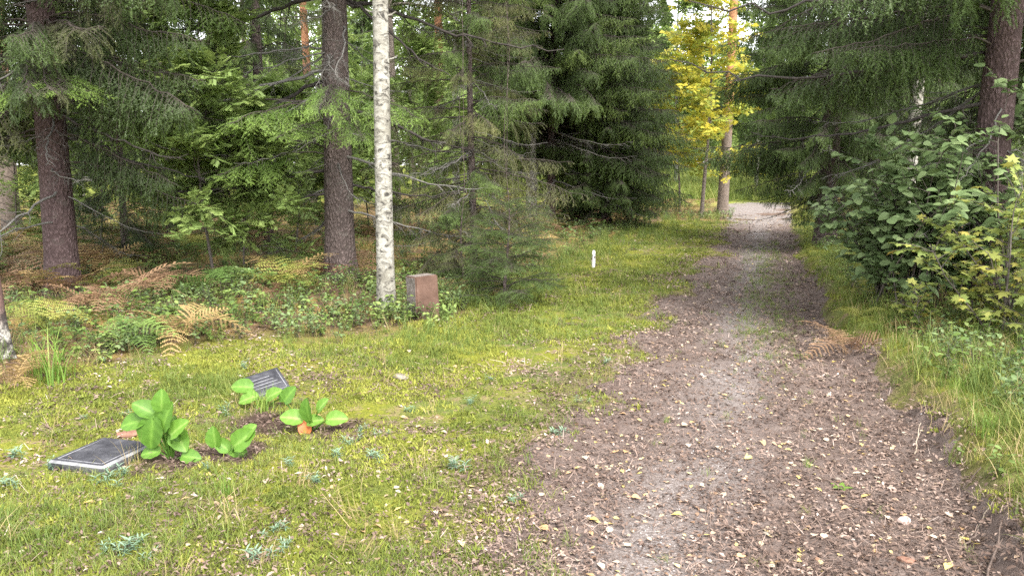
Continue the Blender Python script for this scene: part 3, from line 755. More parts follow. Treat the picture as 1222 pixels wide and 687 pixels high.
def broadleaf(pos, label, h, r, bark, sprigs, z0, spread, nlimb, seed, name='birch_tree', mult=2, scl=(0.8, 1.4), tint=(0.1, 0.9), group=None, up=0.5, twig=6, bend=0.08, flare=0.25, lean=(0, 0), cat='tree', limbmat='stem', jit=0.15, sag=0.3):
    r_ = np.random.default_rng(seed)
    o = root(name, pos, label, cat, group)
    me, cen = trunk_mesh('trunk', r, h, seed, M[bark], flare=flare, bend=bend, k=14 if r < 0.1 else 20, lean=lean, rough=0.03)
    new('trunk', me, o)
    g, A, D = limbs_of(r_, cen, h, z0, spread, nlimb, up, twig, sag=sag)
    new('limbs', g.mesh('limbs', [M[limbmat]], True), o)['kind'] = 'stuff'
    A = np.repeat(A, mult, 0) + r_.normal(0, jit, (len(A) * mult, 3)); D = np.repeat(D, mult, 0)
    n = len(A)
    c = scatter('crown', A, sprig_frames(r_, D), r_.uniform(*scl, n), r_.uniform(*tint, n), sprigs, None, o); c['kind'] = 'stuff'
    return o

# the white birch by the brown stone, and birches further back
birch = broadleaf(g0(461, 368), 'slender white birch standing beside the brown memorial stone', 15, 0.1, 'birch', SP_GREEN, 7.5, 2.0, 26, 71, group='birch trees', bend=0.03, limbmat='darkbranch')
for zz, a_ in ((3.25, 150), (3.2, -10), (2.75, 0)):
    gg = Geo(); gg.tube([(0, 0, 0), (0.09, 0, 0.02), (0.14, 0, 0.05)], [0.014, 0.01, 0.006], 6)
    new('branch_stub', gg.mesh('branch_stub', [M['birch']]), birch, (0.05 * math.cos(math.radians(a_)), 0.05 * math.sin(math.radians(a_)), zz), (0, 0, math.radians(a_)))
broadleaf(gxy(634, 20.6), 'white birch foot showing beside the bare pinkish spruce trunk', 16, 0.15, 'birch', SP_GREEN, 8, 2.2, 24, 72, group='birch trees')
broadleaf(gxy(473, 19), 'greyish birch trunk seen just right of the white birch', 16, 0.13, 'bark_grey', SP_LIGHT, 5, 2.2, 24, 73, group='birch trees')
broadleaf(gxy(545, 25), 'pale birch between the reddish pine and the hanging boughs', 17, 0.12, 'birch', SP_LIGHT, 5.5, 2.4, 24, 74, group='birch trees')
broadleaf(gxy(1080, 14.5), 'birch trunk rising behind the grey-green bush', 16, 0.12, 'birch', SP_GREEN, 6, 2.2, 24, 75, group='birch trees')
broadleaf(gxy(902, 45), 'pale slim birch across the bright meadow', 15, 0.12, 'birch', SP_LIGHT, 3.5, 2.5, 26, 76, group='birch trees', scl=(1.5, 2.4))
broadleaf(gxy(806, 47), 'slim birch left of the yellow maple across the meadow', 15, 0.11, 'birch', SP_LIGHT, 3.5, 2.4, 26, 77, group='birch trees', scl=(1.5, 2.4))

# pines: bare orange boles, crown high above the picture
def pine(pos, label, h, r, seed):
    o = broadleaf(pos, label, h, r, 'pine', [BALL[9], BALL[10]], h * 0.62, 1.6, 16, seed, name='pine_tree', mult=1, scl=(0.25, 0.4), tint=(0.1, 0.6), group='pine trees', limbmat='pine', twig=3)
    return o
pine(g0(862, 254), 'tall pine with grey bole beside the yellow maple at the path end', 20, 0.2, 81)
pine(gxy(374, 23), 'reddish pine just left of the thick grey-brown spruce', 20, 0.13, 82)
pine(gxy(527, 22), 'reddish pine between the white birch and the hanging boughs', 20, 0.14, 83)
pine(gxy(14, 17), 'pale scaly pine bole at the far left behind the reddish spruce', 19, 0.19, 84)

# yellow maple at the path end, pale sapling on the left
broadleaf(g0(837, 260), 'young maple with bright yellow autumn leaves at the path end', 8.5, 0.07, 'bark_grey', SP_YEL, 1.9, 1.3, 20, 91, name='maple_tree', mult=1, scl=(0.7, 1.3), tint=(0, 1), up=0.35, jit=0.22, limbmat='stem')
broadleaf(gxy(812, 29), 'smaller yellow maple just left of the slim maple trunk', 6.5, 0.04, 'bark_grey', SP_YEL, 1.8, 0.8, 12, 92, name='maple_tree', mult=1, scl=(0.9, 1.5), tint=(0, 1), up=0.35, jit=0.22)
broadleaf(gxy(256, 10.2), 'tall pale green rowan sapling in front of the dark spruces', 3.9, 0.02, 'stem', SP_ROWAN, 0.6, 0.75, 34, 93, name='rowan_sapling', mult=1, scl=(0.45, 0.75), tint=(0.3, 1), up=0.7, flare=0.1, jit=0.05)
broadleaf(gxy(292, 10.6), 'leafy rowan sapling low between the spruces', 2.4, 0.015, 'stem', SP_ROWAN, 0.4, 0.65, 24, 94, name='rowan_sapling', mult=1, scl=(0.4, 0.7), tint=(0.2, .9), up=0.7, flare=0.1, jit=0.05)

for i, (px_b, Yb, hb, lb) in enumerate([(118, 14.5, 3.0, 'pale rowan sapling right of the thick reddish spruce'), (232, 17.5, 4.5, 'tall light rowan sapling deep between the spruces'), (352, 14.5, 3.2, 'light rowan sapling left of the grey-brown spruce trunk'),
                                          (500, 16.5, 4.5, 'tall light rowan sapling right of the white birch'), (440, 18.0, 3.5, 'light rowan sapling between spruce and birch'), (20, 15.5, 3.2, 'light rowan sapling behind the far left pine bole')]):
    broadleaf(gxy(px_b, Yb), lb, hb, 0.018, 'stem', SP_ROWAN, 0.5, 0.8, 26, 190 + i, name='rowan_sapling', mult=1, scl=(0.45, 0.8), tint=(0.2, 0.9), up=0.7, flare=0.1, jit=0.06, group='rowan saplings in the wood')
# bushes on the right bank: stems, the nearest leaves one by one, the rest as foliage
def bush(pos, label, name, seed, nstem, h, spread, leafsize, kind, mat, matobj, nobj, sprigs, cat='bush', lean=(0, 0), gap=0.045, leafgroup=None, upbias=1.0):
    r_ = np.random.default_rng(seed); o = root(name, pos, label, cat)
    g = Geo(); P = []; D = []
    for k in range(nstem):
        yaw = r_.uniform(0, 6.28); sp = spread * r_.uniform(0.1, 0.6)
        d = np.array([math.cos(yaw) * sp / h + lean[0], math.sin(yaw) * sp / h + lean[1], upbias])
        st = wander(r_, (r_.normal(0, 0.08 * spread), r_.normal(0, 0.08 * spread), -0.05), d, h * r_.uniform(0.65, 1.05), 14, 0.16, 0.06)
        g.tube(st, np.linspace(0.012, 0.003, 15), 5)
        for q in range(11):
            i = r_.integers(3, 15); dd = (st[min(i, 14)] - st[i - 1]); dd /= np.linalg.norm(dd)
            dd = dd * 0.4 + np.array([r_.normal(0, .8), r_.normal(0, .8), r_.uniform(-0.15, .5)])
            tw = wander(r_, st[min(i, 14)], dd, spread * 0.42 * r_.uniform(0.5, 1.1), 7, 0.2, 0.35)
            g.tube(tw, np.linspace(0.005, 0.0015, 8), 3)
            L = spread * 0.42; m = max(4, int(L / gap))
            for j in range(m):
                f = 0.15 + 0.85 * (j + r_.random()) / m
                p = np.array([np.interp(f * 7, range(8), tw[:, a]) for a in range(3)])
                td = tw[min(7, int(f * 7) + 1)] - tw[min(6, int(f * 7))]; td /= np.linalg.norm(td) + 1e-9
                lat = np.cross(td, [0, 0, 1.0]) * (1 if j % 2 else -1)
                P.append(p); D.append(td * 0.5 + lat * r_.uniform(0.6, 1.1) + np.array([0, 0, r_.uniform(-0.45, 0.1)]))
    new('stems', g.mesh('stems', [M['stem']], True), o)['kind'] = 'stuff'
    P = np.array(P); D = np.array(D); ok = P[:, 2] > 0.06; P = P[ok]; D = D[ok]
    nr = np.array([[0, -0.25, 1.0]]) + r_.normal(0, 0.3, P.shape)
    E = rot_euler(frames(D, nr)); S = leafsize * r_.uniform(0.6, 1.25, len(P))
    ms = []
    for mm in (matobj, mat):
        vs = []
        for v in range(3):
            gl = Geo(); gl.tube([(-0.12, 0, 0.0), (0.02, 0, 0)], 0.012, 3, mat=0)
            if kind == 'round': leaf_ovate(gl, (0, 0, 0), (1, 0, 0), (0, 0, 1), 1.0, 0.82, 0.2 + 0.3 * v, 0.1 + 0.12 * v, 0.06 + 0.05 * v, prof=((0, 0.05), (0.12, 0.6), (0.32, 0.97), (0.55, 1.0), (0.8, 0.72), (0.93, 0.4), (1, 0.1)))
            else: leaf_maple(gl, (0, 0, 0), (1, 0, 0), (0, 0, 1), 1.0, 0.2 + 0.3 * v, 0.08 + 0.1 * v)
            vs.append(gl.mesh('leaf', [M[mm]]))
        ms.append(vs)
    W = P + np.array(pos); dist = np.linalg.norm(W - np.array([0, 0, CAMZ]), axis=1)
    order = np.argsort(dist); near = order[:nobj]; rest = order[nobj:]
    for i in near:
        new('leaf', ms[0][int(r_.integers(0, 3))], o, P[i], E[i], float(S[i]))
    if len(rest):
        c = scatter('foliage', P[rest], E[rest], S[rest], r_.uniform(0, 1, len(rest)), [proto('leaf_source', m_) for m_ in ms[1]], None, o); c['kind'] = 'stuff'
    return o
bush(gxy(1092, 7.7), 'large grey-green leafy bush at the right edge of the path', 'leafy_bush', 201, 22, 1.95, 1.4, 0.095, 'round', 'leaf_grey', 'leaf_greyo', 280, SP_GREY)
bush(gxy(1056, 8.5), 'lower grey-green bush leaning over the path edge', 'leafy_bush', 202, 13, 1.35, 0.9, 0.09, 'round', 'leaf_grey', 'leaf_greyo', 120, SP_GREY, lean=(-0.1, 0))
bush(gxy(1205, 7.2), 'tall grey-green bush behind the yellowing maple at right edge', 'leafy_bush', 203, 10, 2.1, 0.95, 0.09, 'round', 'leaf_grey', 'leaf_greyo', 100, SP_GREY)
bush(gxy(1206, 6.3), 'yellow-green maple sapling cut by the right edge of the picture', 'maple_sapling', 204, 10, 1.35, 0.95, 0.085, 'maple', 'leaf_lime', 'leaf_limeo', 240, SP_LIME, cat='sapling')
bush(gxy(1078, 6.75), 'small yellowing maple seedling under the large grey-green bush', 'maple_sapling', 205, 3, 0.5, 0.5, 0.07, 'maple', 'leaf_lime', 'leaf_limeo', 60, SP_LIME, cat='sapling')
bush(gxy(1165, 6.6), 'low maple seedling with deep yellow leaves beside the dark trunk', 'maple_sapling', 206, 3, 0.45, 0.4, 0.075, 'maple', 'leaf_yellow', 'leaf_limeo', 50, SP_LIME, cat='sapling')

# ------------------------------------------------------------------ wood behind
r_ = np.random.default_rng(5)
bgs = []
k = 0
spots = [(-5, 22), (60, 26), (100, 20), (140, 31), (185, 24), (225, 34), (262, 21), (300, 28), (345, 36), (392, 29), (430, 24), (455, 33), (495, 28), (512, 40), (560, 33), (590, 27), (615, 38), (690, 34), (760, 40),
         (925, 38), (955, 30), (1005, 26), (1040, 34), (1110, 24), (1140, 31), (1185, 22), (1215, 29), (1260, 20), (-60, 28), (-110, 20)]
where = ['behind the pale scaly pine bole', 'just left of the thick reddish spruce, far back', 'just right of the thick reddish spruce, far back', 'behind the small dark spruce', 'behind the slim spruce', 'behind the tall rowan sapling, farthest back',
         'close behind the tall rowan sapling', 'above the low rowan sapling', 'behind the dark shaded spruce', 'right behind the thick grey-brown spruce', 'between the grey-brown spruce and the white birch', 'directly behind the white birch',
         'just right of the greyish birch trunk', 'left of the central reddish pine, farthest back', 'behind the pale birch', 'close behind the thin young spruce', 'farthest back, left of the curtain of boughs', 'behind the broad dark spruce',
         'right behind the edge of the broad dark spruce', 'across the gravel end, left of the overhanging boughs', 'behind the boughs that overhang the gravel', 'right behind the spruce beside the path', 'between the right-hand spruces, far back', 'behind the birch on the right',
         'between that birch and the thick dark spruce', 'close behind the thick dark spruce', 'far behind the tall bush at the right edge', 'past the right edge of the picture', 'past the left edge of the picture, far back', 'past the left edge of the picture, nearer']
for i, (px, Y) in enumerate(spots):
    Y = 31 + (Y - 20) * 0.85
    if i in (1, 5, 10, 13, 16): continue
    kk = [0, 1, 2, 0, 3, 2][i % 6]
    lab = ['light green leafy tree ', 'spruce ', 'light green leafy tree ', 'spruce '][kk] + where[i]
    if kk in (1, 3):
        spruce(gxy(px, Y), lab, 13 + r_.uniform(0, 5), 0.13, 0.7, 2.0, 700 + i, [(9, 1), (10, 1)], tint=(0.4, 1.0), whorl=0.5, per=5, group='back rows of the wood')
    else:
        broadleaf(gxy(px, Y), lab, 11 + r_.uniform(0, 5), 0.09 + r_.uniform(0, .05), 'birch' if i % 3 else 'bark_grey', SP_LIGHT if i % 2 else SP_GREEN, 1.2 + r_.uniform(0, 1), 1.9, 22, 700 + i, scl=(1.1, 2.0), mult=1, group='back rows of the wood', jit=0.35, name='birch_tree' if i % 3 else 'broadleaf_tree')
# far wood, one mass
def far_tree(seed, kind):
    r_ = np.random.default_rng(seed); g = Geo()
    g.tube([(0, 0, 0), (0, 0, 6), (0, 0, 12)], [0.16, 0.12, 0.03], 6, mat=1)
    n = 2600
    if kind:
        z = 1.0 + 11.5 * r_.random(n) ** 1.2; rr = 2.6 * (1 - z / 13) * np.sqrt(r_.random(n)) * (0.7 + 0.6 * ((z * 1.6) % 1)); sz = 0.28
    else:
        z = 2 + 9.5 * r_.random(n); rr = 2.5 * np.sqrt(np.clip(1 - ((z - 6.5) / 5.5) ** 2, 0.05, 1)) * r_.random(n) ** 0.4; sz = 0.22
    a = r_.uniform(0, 6.28, n); p = np.stack([rr * np.cos(a), rr * np.sin(a), z], 1)
    p += 0.35 * (np.stack([vnoise(p[:, 0] * 2, p[:, 2] * 2, 1), vnoise(p[:, 1] * 2, p[:, 2] * 2, 2), vnoise(p[:, 0] * 2, p[:, 1] * 2, 3)], 1) - .5)
    u = r_.normal(0, 1, (n, 3)) * sz; w = r_.normal(0, 1, (n, 3)) * sz * 0.6
    v = np.stack([p, p + u, p + w], 1).reshape(-1, 3)
    g.add(v, tris=np.arange(3 * n).reshape(-1, 3), age=np.repeat(r_.random(n), 3))
    return proto('far_tree', g.mesh('far_tree', [M['spruce'] if kind else M['leaf_light'], M['stem']]))
FT = [far_tree(1, 0), far_tree(2, 0), far_tree(3, 1), far_tree(4, 1)]
n = 330
yy = r_.uniform(75, 160, n); xx = r_.uniform(-1, 1, n) * (yy * 0.95 + 10)
n2 = 130
yy2 = r_.uniform(50, 90, n2); xx2 = np.where(r_.random(n2) < 0.62, -r_.uniform(0.02, 1.05, n2), r_.uniform(0.48, 1.05, n2)) * yy2
n3 = 130; yy3 = r_.uniform(62, 110, n3); xx3 = r_.uniform(-0.05, 0.6, n3) * yy3
xx = np.r_[xx, xx2, xx3]; yy = np.r_[yy, yy2, yy3]; n += n2 + n3
ft = scatter('distant_wood', np.stack([xx, yy, H(xx, yy) - 0.2], 1), np.stack([np.zeros(n), np.zeros(n), r_.uniform(0, 6.28, n)], 1), np.r_[r_.uniform(0.6, 1.35, n - n3), r_.uniform(0.3, 1.0, n3)], r_.uniform(0.2, 1, n), FT, r_.choice([0, 1, 2, 3], n, p=[.42, .42, .08, .08]))
tag(ft, 'far mixed wood closing off the view beyond the meadow', 'wood', kind='stuff')
#@@PART4
# ------------------------------------------------------------------ ferns
FCOL = {'green': [(0, (0.07, 0.13, 0.03)), (0.6, (0.13, 0.21, 0.05)), (1, (0.2, 0.27, 0.07))],
        'lime': [(0, (0.14, 0.17, 0.035)), (0.6, (0.25, 0.26, 0.06)), (1, (0.36, 0.32, 0.08))],
        'gold': [(0, (0.24, 0.16, 0.07)), (0.6, (0.37, 0.26, 0.11)), (1, (0.43, 0.34, 0.15))],
        'brown': [(0, (0.15, 0.085, 0.05)), (0.6, (0.27, 0.165, 0.095)), (1, (0.38, 0.26, 0.15))]}
for c_, st in FCOL.items():
    M['fern_' + c_] = leafmat('fern_' + c_, st, 0.3, 0.65, agew=0.4, objrand=True)
    M['fernS_' + c_] = leafmat('fern_mass_' + c_, st, 0.3, 0.65, agew=0.4)
def frond_geo(seed, g=None, L=1.0, np_=14, tri=0.36, arch=0.45, M0=np.eye(3), off=(0, 0, 0), droopy=0.0, npin=8, stalk=0.22):
    r_ = np.random.default_rng(seed); g = g or Geo()
    t = np.linspace(0, 1, 16)
    rise = 1.05
    ax = np.stack([L * t * (0.75 + 0.2 * t), 0.03 * L * np.sin(t * 3 + r_.uniform(0, 6)), L * (rise * t - (rise * 0.35 + arch) * t ** 2 - droopy * t ** 3)], 1)
    f = lambda q: np.array([np.interp(q, t, ax[:, i]) for i in range(3)])
    def put(v): return np.asarray(v) @ M0.T + np.array(off)
    g.tube(put(ax), np.linspace(0.006, 0.0015, 16) * L, 3, age=0.9)
    V = []; A = []
    for k in range(np_):
        q = stalk + (1 - stalk) * k / np_; p = f(q); d = f(min(1, q + 0.04)) - p; d /= np.linalg.norm(d)
        u = k / np_
        ln = tri * L * (1 - u) ** 0.85 * min(1, 0.65 + 2.2 * u) * r_.uniform(0.88, 1.1) + 0.012
        for s in (-1, 1):
            lat = np.array([0, s, 0.0]) + d * 0.45 + np.array([0, 0, r_.normal(0.06, 0.08)]); lat /= np.linalg.norm(lat)
            nrm = np.cross(lat, d) * s; m = max(4, int(npin * 1.7 * ln / (tri * L)) + 2)
            w0 = (1 - stalk) * L / np_ * 0.95
            for j in range(m):
                fj = j / m; b = p + lat * ln * fj - np.array([0, 0, 0.25 * ln * fj * fj]); w = w0 * (0.55 + 0.75 * fj) * (1 - fj) ** 0.75 * 0.62 * r_.uniform(.8, 1.1) + 0.003; st_ = ln / m
                for s2 in (-1, 1):
                    e = b + d * s2 * w + lat * st_ * 0.6 + np.array([0, 0, r_.normal(0, 0.004)])
                    V += [b, b + lat * st_ * 0.95, e]; A += [u * 0.6 + 0.3 * fj] * 3
    g.add(put(np.array(V)), tris=np.arange(len(V)).reshape(-1, 3), age=np.clip(A, 0, 1))
    return g
FR = {}
for c_ in FCOL:
    FR[c_] = [frond_geo(800 + k, tri=[0.36, 0.42, 0.33][k], arch=[0.35, 0.6, 0.5][k], droopy=[0, 0.1, 0.3][k]).mesh('frond', [M['fern_' + c_]]) for k in range(3)]
def fern(pos, label, col, n, L, seed, az=None, group=None, cols=None, tilt=(-0.35, 0.2)):
    r_ = np.random.default_rng(seed); o = root('fern', pos, label, 'fern', group)
    for k in range(n):
        yaw = r_.uniform(*az) if az else k * 6.283 / n + r_.normal(0, 0.25)
        cc = col if not cols else cols[k % len(cols)]
        new('frond', FR[cc][int(r_.integers(0, 3))], o, (r_.normal(0, .02), r_.normal(0, .02), 0.0), (r_.normal(0, .25), r_.uniform(*tilt), yaw), float(L * r_.uniform(0.75, 1.15)))
    return o
FERNS = [(212, 408, 'golden autumn fern spreading in front of the dark undergrowth', 'gold', 8, 0.72, None),
         (140, 418, 'fresh green fern left of the golden fern', 'green', 8, 0.65, None),
         (250, 352, 'green fern at the foot of the spruces', 'green', 8, 0.8, None),
         (38, 352, 'withered brown fern at the foot of the reddish spruce', 'brown', 8, 0.82, None),
         (8, 466, 'golden brown fern cut by the left edge of the picture', 'gold', 7, 0.6, None),
         (62, 398, 'pale yellow-green fern beside the tall grass tuft', 'lime', 7, 0.65, None),
         (150, 368, 'broad withered brown fern right of the reddish spruce', 'brown', 8, 0.82, None),
         (196, 352, 'withered brown fern between the reddish spruce and the green fern', 'brown', 8, 0.82, None),
         (112, 376, 'low withered fern under the reddish spruce', 'brown', 7, 0.62, None),
         (88, 322, 'tall pale tan fern beside the reddish spruce trunk', 'gold', 6, 0.75, None),
         (322, 352, 'withered fern left of the thick grey-brown spruce foot', 'brown', 7, 0.5, None),
         (356, 348, 'lime green fern touching the thick grey-brown spruce foot', 'lime', 6, 0.45, None),
         (436, 325, 'orange-brown fern between the spruce and the white birch', 'gold', 6, 0.55, None),
         (552, 352, 'small golden fern leaning over the brown memorial stone', 'gold', 5, 0.42, None),
         (628, 318, 'rusty withered fern at the forest edge beyond the stone', 'brown', 6, 0.42, None),
         (1012, 424, 'rusty withered fern at the right edge of the path', 'brown', 9, 0.5, None),
         (1098, 398, 'curled yellow fern under the grey-green bush', 'gold', 6, 0.36, None),
         (1122, 372, 'brown fern in the shade beneath the grey-green bush', 'brown', 7, 0.42, None),
         (1028, 385, 'yellowing fern at the foot of the leaning bush', 'lime', 6, 0.34, None),
         (590, 300, 'tall tan fern behind the thin young spruce', 'gold', 6, 0.7, None)]
for i, (x, y, lb, c_, n, L, az) in enumerate(FERNS):
    fern(g0(x, y, -0.01), lb, c_, n, L, 900 + i, az)
for i, (x, y) in enumerate([(797, 246), (822, 246), (845, 247)]):
    fern(g0(x, y, 0), ['leftmost clump of rusty bracken by the far pine', 'middle clump of rusty bracken by the far pine', 'rusty bracken clump touching the far pine foot'][i], 'brown', 9, 0.75, 950 + i)

# ------------------------------------------------------------------ sources for the ground cover
def blades(seed, n, h, w, spread, lean=0.5, mats=None, seg=3, name='tuft', hv=(0.5, 1.1)):
    r_ = np.random.default_rng(seed); g = Geo()
    for k in range(n):
        a = r_.uniform(0, 6.28); p = np.array([r_.normal(0, spread), r_.normal(0, spread), -0.01]); hh = h * r_.uniform(*hv)
        d = np.array([math.cos(a), math.sin(a), 0]); s = np.array([-d[1], d[0], 0]); ln = r_.uniform(0.1, 1.0) * lean
        V = []; 
        for j in range(seg + 1):
            t = j / seg; c = p + np.array([0, 0, hh * t * (1 - 0.35 * ln * t)]) + d * hh * ln * t * t
            ww = w * (1 - t) ** 0.7 * 0.5
            V += [c - s * ww, c + s * ww]
        q = [[2 * j, 2 * j + 1, 2 * j + 3, 2 * j + 2] for j in range(seg)]
        g.add(V, quads=q, age=r_.uniform(0, 1))
    return proto(name, g.mesh(name, mats))
M['grass'] = leafmat('grass_blades', [(0, (0.06, 0.1, 0.02)), (0.45, (0.125, 0.18, 0.035)), (0.8, (0.24, 0.26, 0.06)), (1, (0.4, 0.35, 0.13))], 0.3, agew=0.35)
M['grasso'] = leafmat('grass_blades_bright', [(0, (0.09, 0.17, 0.025)), (0.6, (0.17, 0.28, 0.045)), (1, (0.28, 0.34, 0.08))], 0.35, agew=0.9)
M['drygrass'] = leafmat('dry_grass_blades', [(0, (0.22, 0.16, 0.07)), (1, (0.5, 0.4, 0.2))], 0.3, agew=0.4)
M['moss'] = leafmat('moss', [(0, (0.075, 0.1, 0.024)), (0.4, (0.16, 0.185, 0.036)), (0.8, (0.27, 0.28, 0.052)), (1, (0.34, 0.31, 0.085))], 0.2, rough=0.8, agew=0.4, spec=0.1)
M['litter'] = leafmat('needle_litter', [(0, (0.042, 0.027, 0.021)), (0.4, (0.13, 0.09, 0.072)), (0.75, (0.26, 0.19, 0.155)), (1, (0.46, 0.38, 0.33))], 0.0, rough=0.8, agew=0.3, spec=0.15)
M['pebble'] = leafmat('pebbles', [(0, (0.16, 0.145, 0.14)), (0.6, (0.36, 0.33, 0.32)), (1, (0.6, 0.57, 0.55))], 0.0, rough=0.8, agew=0.0)
M['fallen'] = leafmat('fallen_leaves', [(0, (0.18, 0.1, 0.06)), (0.35, (0.32, 0.22, 0.15)), (0.6, (0.44, 0.35, 0.25)), (0.85, (0.5, 0.4, 0.17)), (1, (0.55, 0.42, 0.12))], 0.15, rough=0.6, agew=0.1)
MOSS = [blades(1000 + k, 46, 0.022, 0.006, 0.028, 0.9, [M['moss']], 2, 'moss_tuft') for k in range(3)]
GRASS = [blades(1010 + k, 15, 0.09, 0.0032, 0.025, 1.3, [M['grass']], 3, 'grass_tuft') for k in range(3)]
TALL = [blades(1020 + k, 20, 0.34, 0.0055, 0.045, 0.9, [M['grass']], 4, 'tall_grass_tuft') for k in range(3)]
DRY = [blades(1030 + k, 12, 0.3, 0.004, 0.05, 1.1, [M['drygrass']], 4, 'dry_grass_tuft') for k in range(2)]
def flakes(seed, kind):
    r_ = np.random.default_rng(seed); g = Geo()
    for k in range(5):
        p = np.array([r_.normal(0, .025), r_.normal(0, .025), 0.004 + r_.uniform(0, .006)]); a = r_.uniform(0, 6.28); d = np.array([math.cos(a), math.sin(a), r_.normal(0, .25)])
        if kind == 0: leaf_ovate(g, p, d, (r_.normal(0, .3), r_.normal(0, .3), 1), r_.uniform(.012, .026), r_.uniform(.006, .012), r_.random(), 0.3, 0.2, prof=((0, 0.3), (0.5, 1), (1, 0.2)))
        else:
            s = np.cross(d, [0, 0, 1.0]); s /= np.linalg.norm(s); L = r_.uniform(.02, .055); g.add([p - s * .0012, p + s * .0012, p + d * L + s * .0008, p + d * L - s * .0008], quads=[[0, 1, 2, 3]], age=r_.random())
    return proto('litter_flakes', g.mesh('litter_flakes', [M['litter']]))
FLK = [flakes(1040 + k, 0 if k < 3 else 1) for k in range(5)]
def pebble(seed):
    r_ = np.random.default_rng(seed)
    v = np.array([[1, 0, 0], [-1, 0, 0], [0, 1, 0], [0, -1, 0], [0, 0, 1], [0, 0, -1], [.65, .65, .5], [-.65, .65, .5], [-.65, -.65, .5], [.65, -.65, .5]], float) * r_.uniform(.75, 1.2, (10, 3)) * np.array([1, .8, .55]) * 0.01
    f = [[4, 6, 7], [4, 7, 8], [4, 8, 9], [4, 9, 6], [0, 2, 6], [2, 7, 6], [2, 1, 7], [1, 8, 7], [1, 3, 8], [3, 9, 8], [3, 0, 9], [0, 6, 9], [5, 2, 0], [5, 1, 2], [5, 3, 1], [5, 0, 3]]
    return proto('pebble', mesh_np('pebble', v, [f], [M['pebble']], False))
PEB = [pebble(1050 + k) for k in range(3)]
def fallen_geo(seed, mat, L=0.05):
    r_ = np.random.default_rng(seed); g = Geo()
    leaf_ovate(g, (-L / 2, 0, 0.004), (1, 0.1, 0.12), (0, 0, 1), L, L * r_.uniform(.6, .8), r_.random(), r_.uniform(0.05, 0.35), r_.uniform(0, .2), prof=((0, 0.05), (0.2, 0.8), (0.42, 1.0), (0.7, 0.62), (0.88, 0.25), (1, 0.0)))
    g.tube([(-L / 2, 0, 0.004), (-L * 0.8, L * .1, 0.006)], 0.0012, 3)
    return g.mesh('fallen_leaf', [mat])
FALL = [proto('fallen_leaf_source', fallen_geo(1060 + k, M['fallen'])) for k in range(4)]
def smallplant(seed, mat, n=26, h=0.22, size=0.032, kind='ovate'):
    r_ = np.random.default_rng(seed); g = Geo()
    for s in range(5):
        st = wander(r_, (0, 0, 0), (r_.normal(0, .4), r_.normal(0, .4), 1), h * r_.uniform(.6, 1.1), 6, 0.25, 0.5); g.tube(st, np.linspace(.002, .0008, 7), 3, mat=1)
        for j in range(n // 5):
            p = st[r_.integers(2, 7)]; d = np.array([r_.normal(), r_.normal(), r_.uniform(-.3, .3)]); sz = size * r_.uniform(.6, 1.3)
            leaf_ovate(g, p, d, (r_.normal(0, .3), r_.normal(0, .3), 1), sz, sz * .6, r_.random(), 0.2)
    return proto('undergrowth_plant', g.mesh('undergrowth_plant', [M[mat], M['stem']]))
PLANT = [smallplant(1070, 'leaf_green'), smallplant(1071, 'leaf_green', 30, 0.28, 0.045), smallplant(1072, 'leaf_light', 26, 0.2, 0.05), smallplant(1073, 'leaf_grey', 30, 0.25, 0.04)]
def fernclump(seed, col):
    r_ = np.random.default_rng(seed); g = Geo()
    for k in range(5):
        a = k * 1.257 + r_.normal(0, .3); ca, sa = math.cos(a), math.sin(a)
        frond_geo(seed * 7 + k, g, r_.uniform(.6, 1.0), 11, 0.38, r_.uniform(.2, .6), np.array([[ca, -sa, 0], [sa, ca, 0], [0, 0, 1]]), npin=4)
    return proto('bracken_clump', g.mesh('bracken_clump', [M['fernS_' + col]]))
BRK = [fernclump(1080, 'gold'), fernclump(1081, 'brown'), fernclump(1082, 'lime'), fernclump(1083, 'green')]

def samp(n, y0, y1, seed, mask, wide=0.85):
    r_ = np.random.default_rng(seed)
    y = y0 * (y1 / y0) ** r_.random(n); x = r_.uniform(-1, 1, n) * (wide * y + 0.8)
    k = mask(x, y); ok = r_.random(n) < k
    return x[ok], y[ok], r_
def lawn(x, y): return (1 - m_bed(x, y)) * (1 - m_forest(x, y)) * (1 - m_path(x, y)) * (x < XL(y) + 1.0) * (y < 36)
def bank(x, y): return sstep(-0.06, 0.25, x - XR(y) + (fbm(x * 4, y * 4, 46, 3) - 0.5) * 0.3) * (y < 30) * (1 - m_path(x, y))
def flat_rot(r_, n, t=0.2): return np.stack([r_.normal(0, t, n), r_.normal(0, t, n), r_.uniform(0, 6.28, n)], 1)
def cover(name, label, cat, protos, n, y0, y1, seed, mask, scl, grow=0.5, tintf=None, tilt=0.2, dz=0.0, idxw=None, wide=0.85):
    x, y, r_ = samp(n, y0, y1, seed, mask, wide); n = len(x)
    t = tintf(x, y, r_) if tintf else r_.random(n)
    s = r_.uniform(*scl, n) * np.maximum(1, y / 4) ** grow
    idx = r_.choice(len(protos), n, p=idxw) if idxw else r_.integers(0, len(protos), n)
    o = scatter(name, np.stack([x, y, HP(x, y) + dz], 1), flat_rot(r_, n, tilt), s, np.clip(t, 0, 1), protos, idx)
    return tag(o, label, cat, kind='stuff')
def patch(x, y, sd, f=1.2): return fbm(x * f, y * f, sd, 4)
cover('moss', 'yellow-green moss carpeting the lawn left of the path', 'moss', MOSS, 62000, 2.0, 30, 2001, lambda x, y: lawn(x, y) * sstep(0.36, 0.56, patch(x, y, 71)) * (0.5 + 0.5 * sstep(0.0, 1.2, XL(y) - x)) + 0.15 * bank(x, y), (0.8, 1.7), 0.6,
      lambda x, y, r: 1.0 * sstep(0.32, 0.68, patch(x, y, 72, 1.4)) * r.uniform(0.45, 1.1, len(x)))
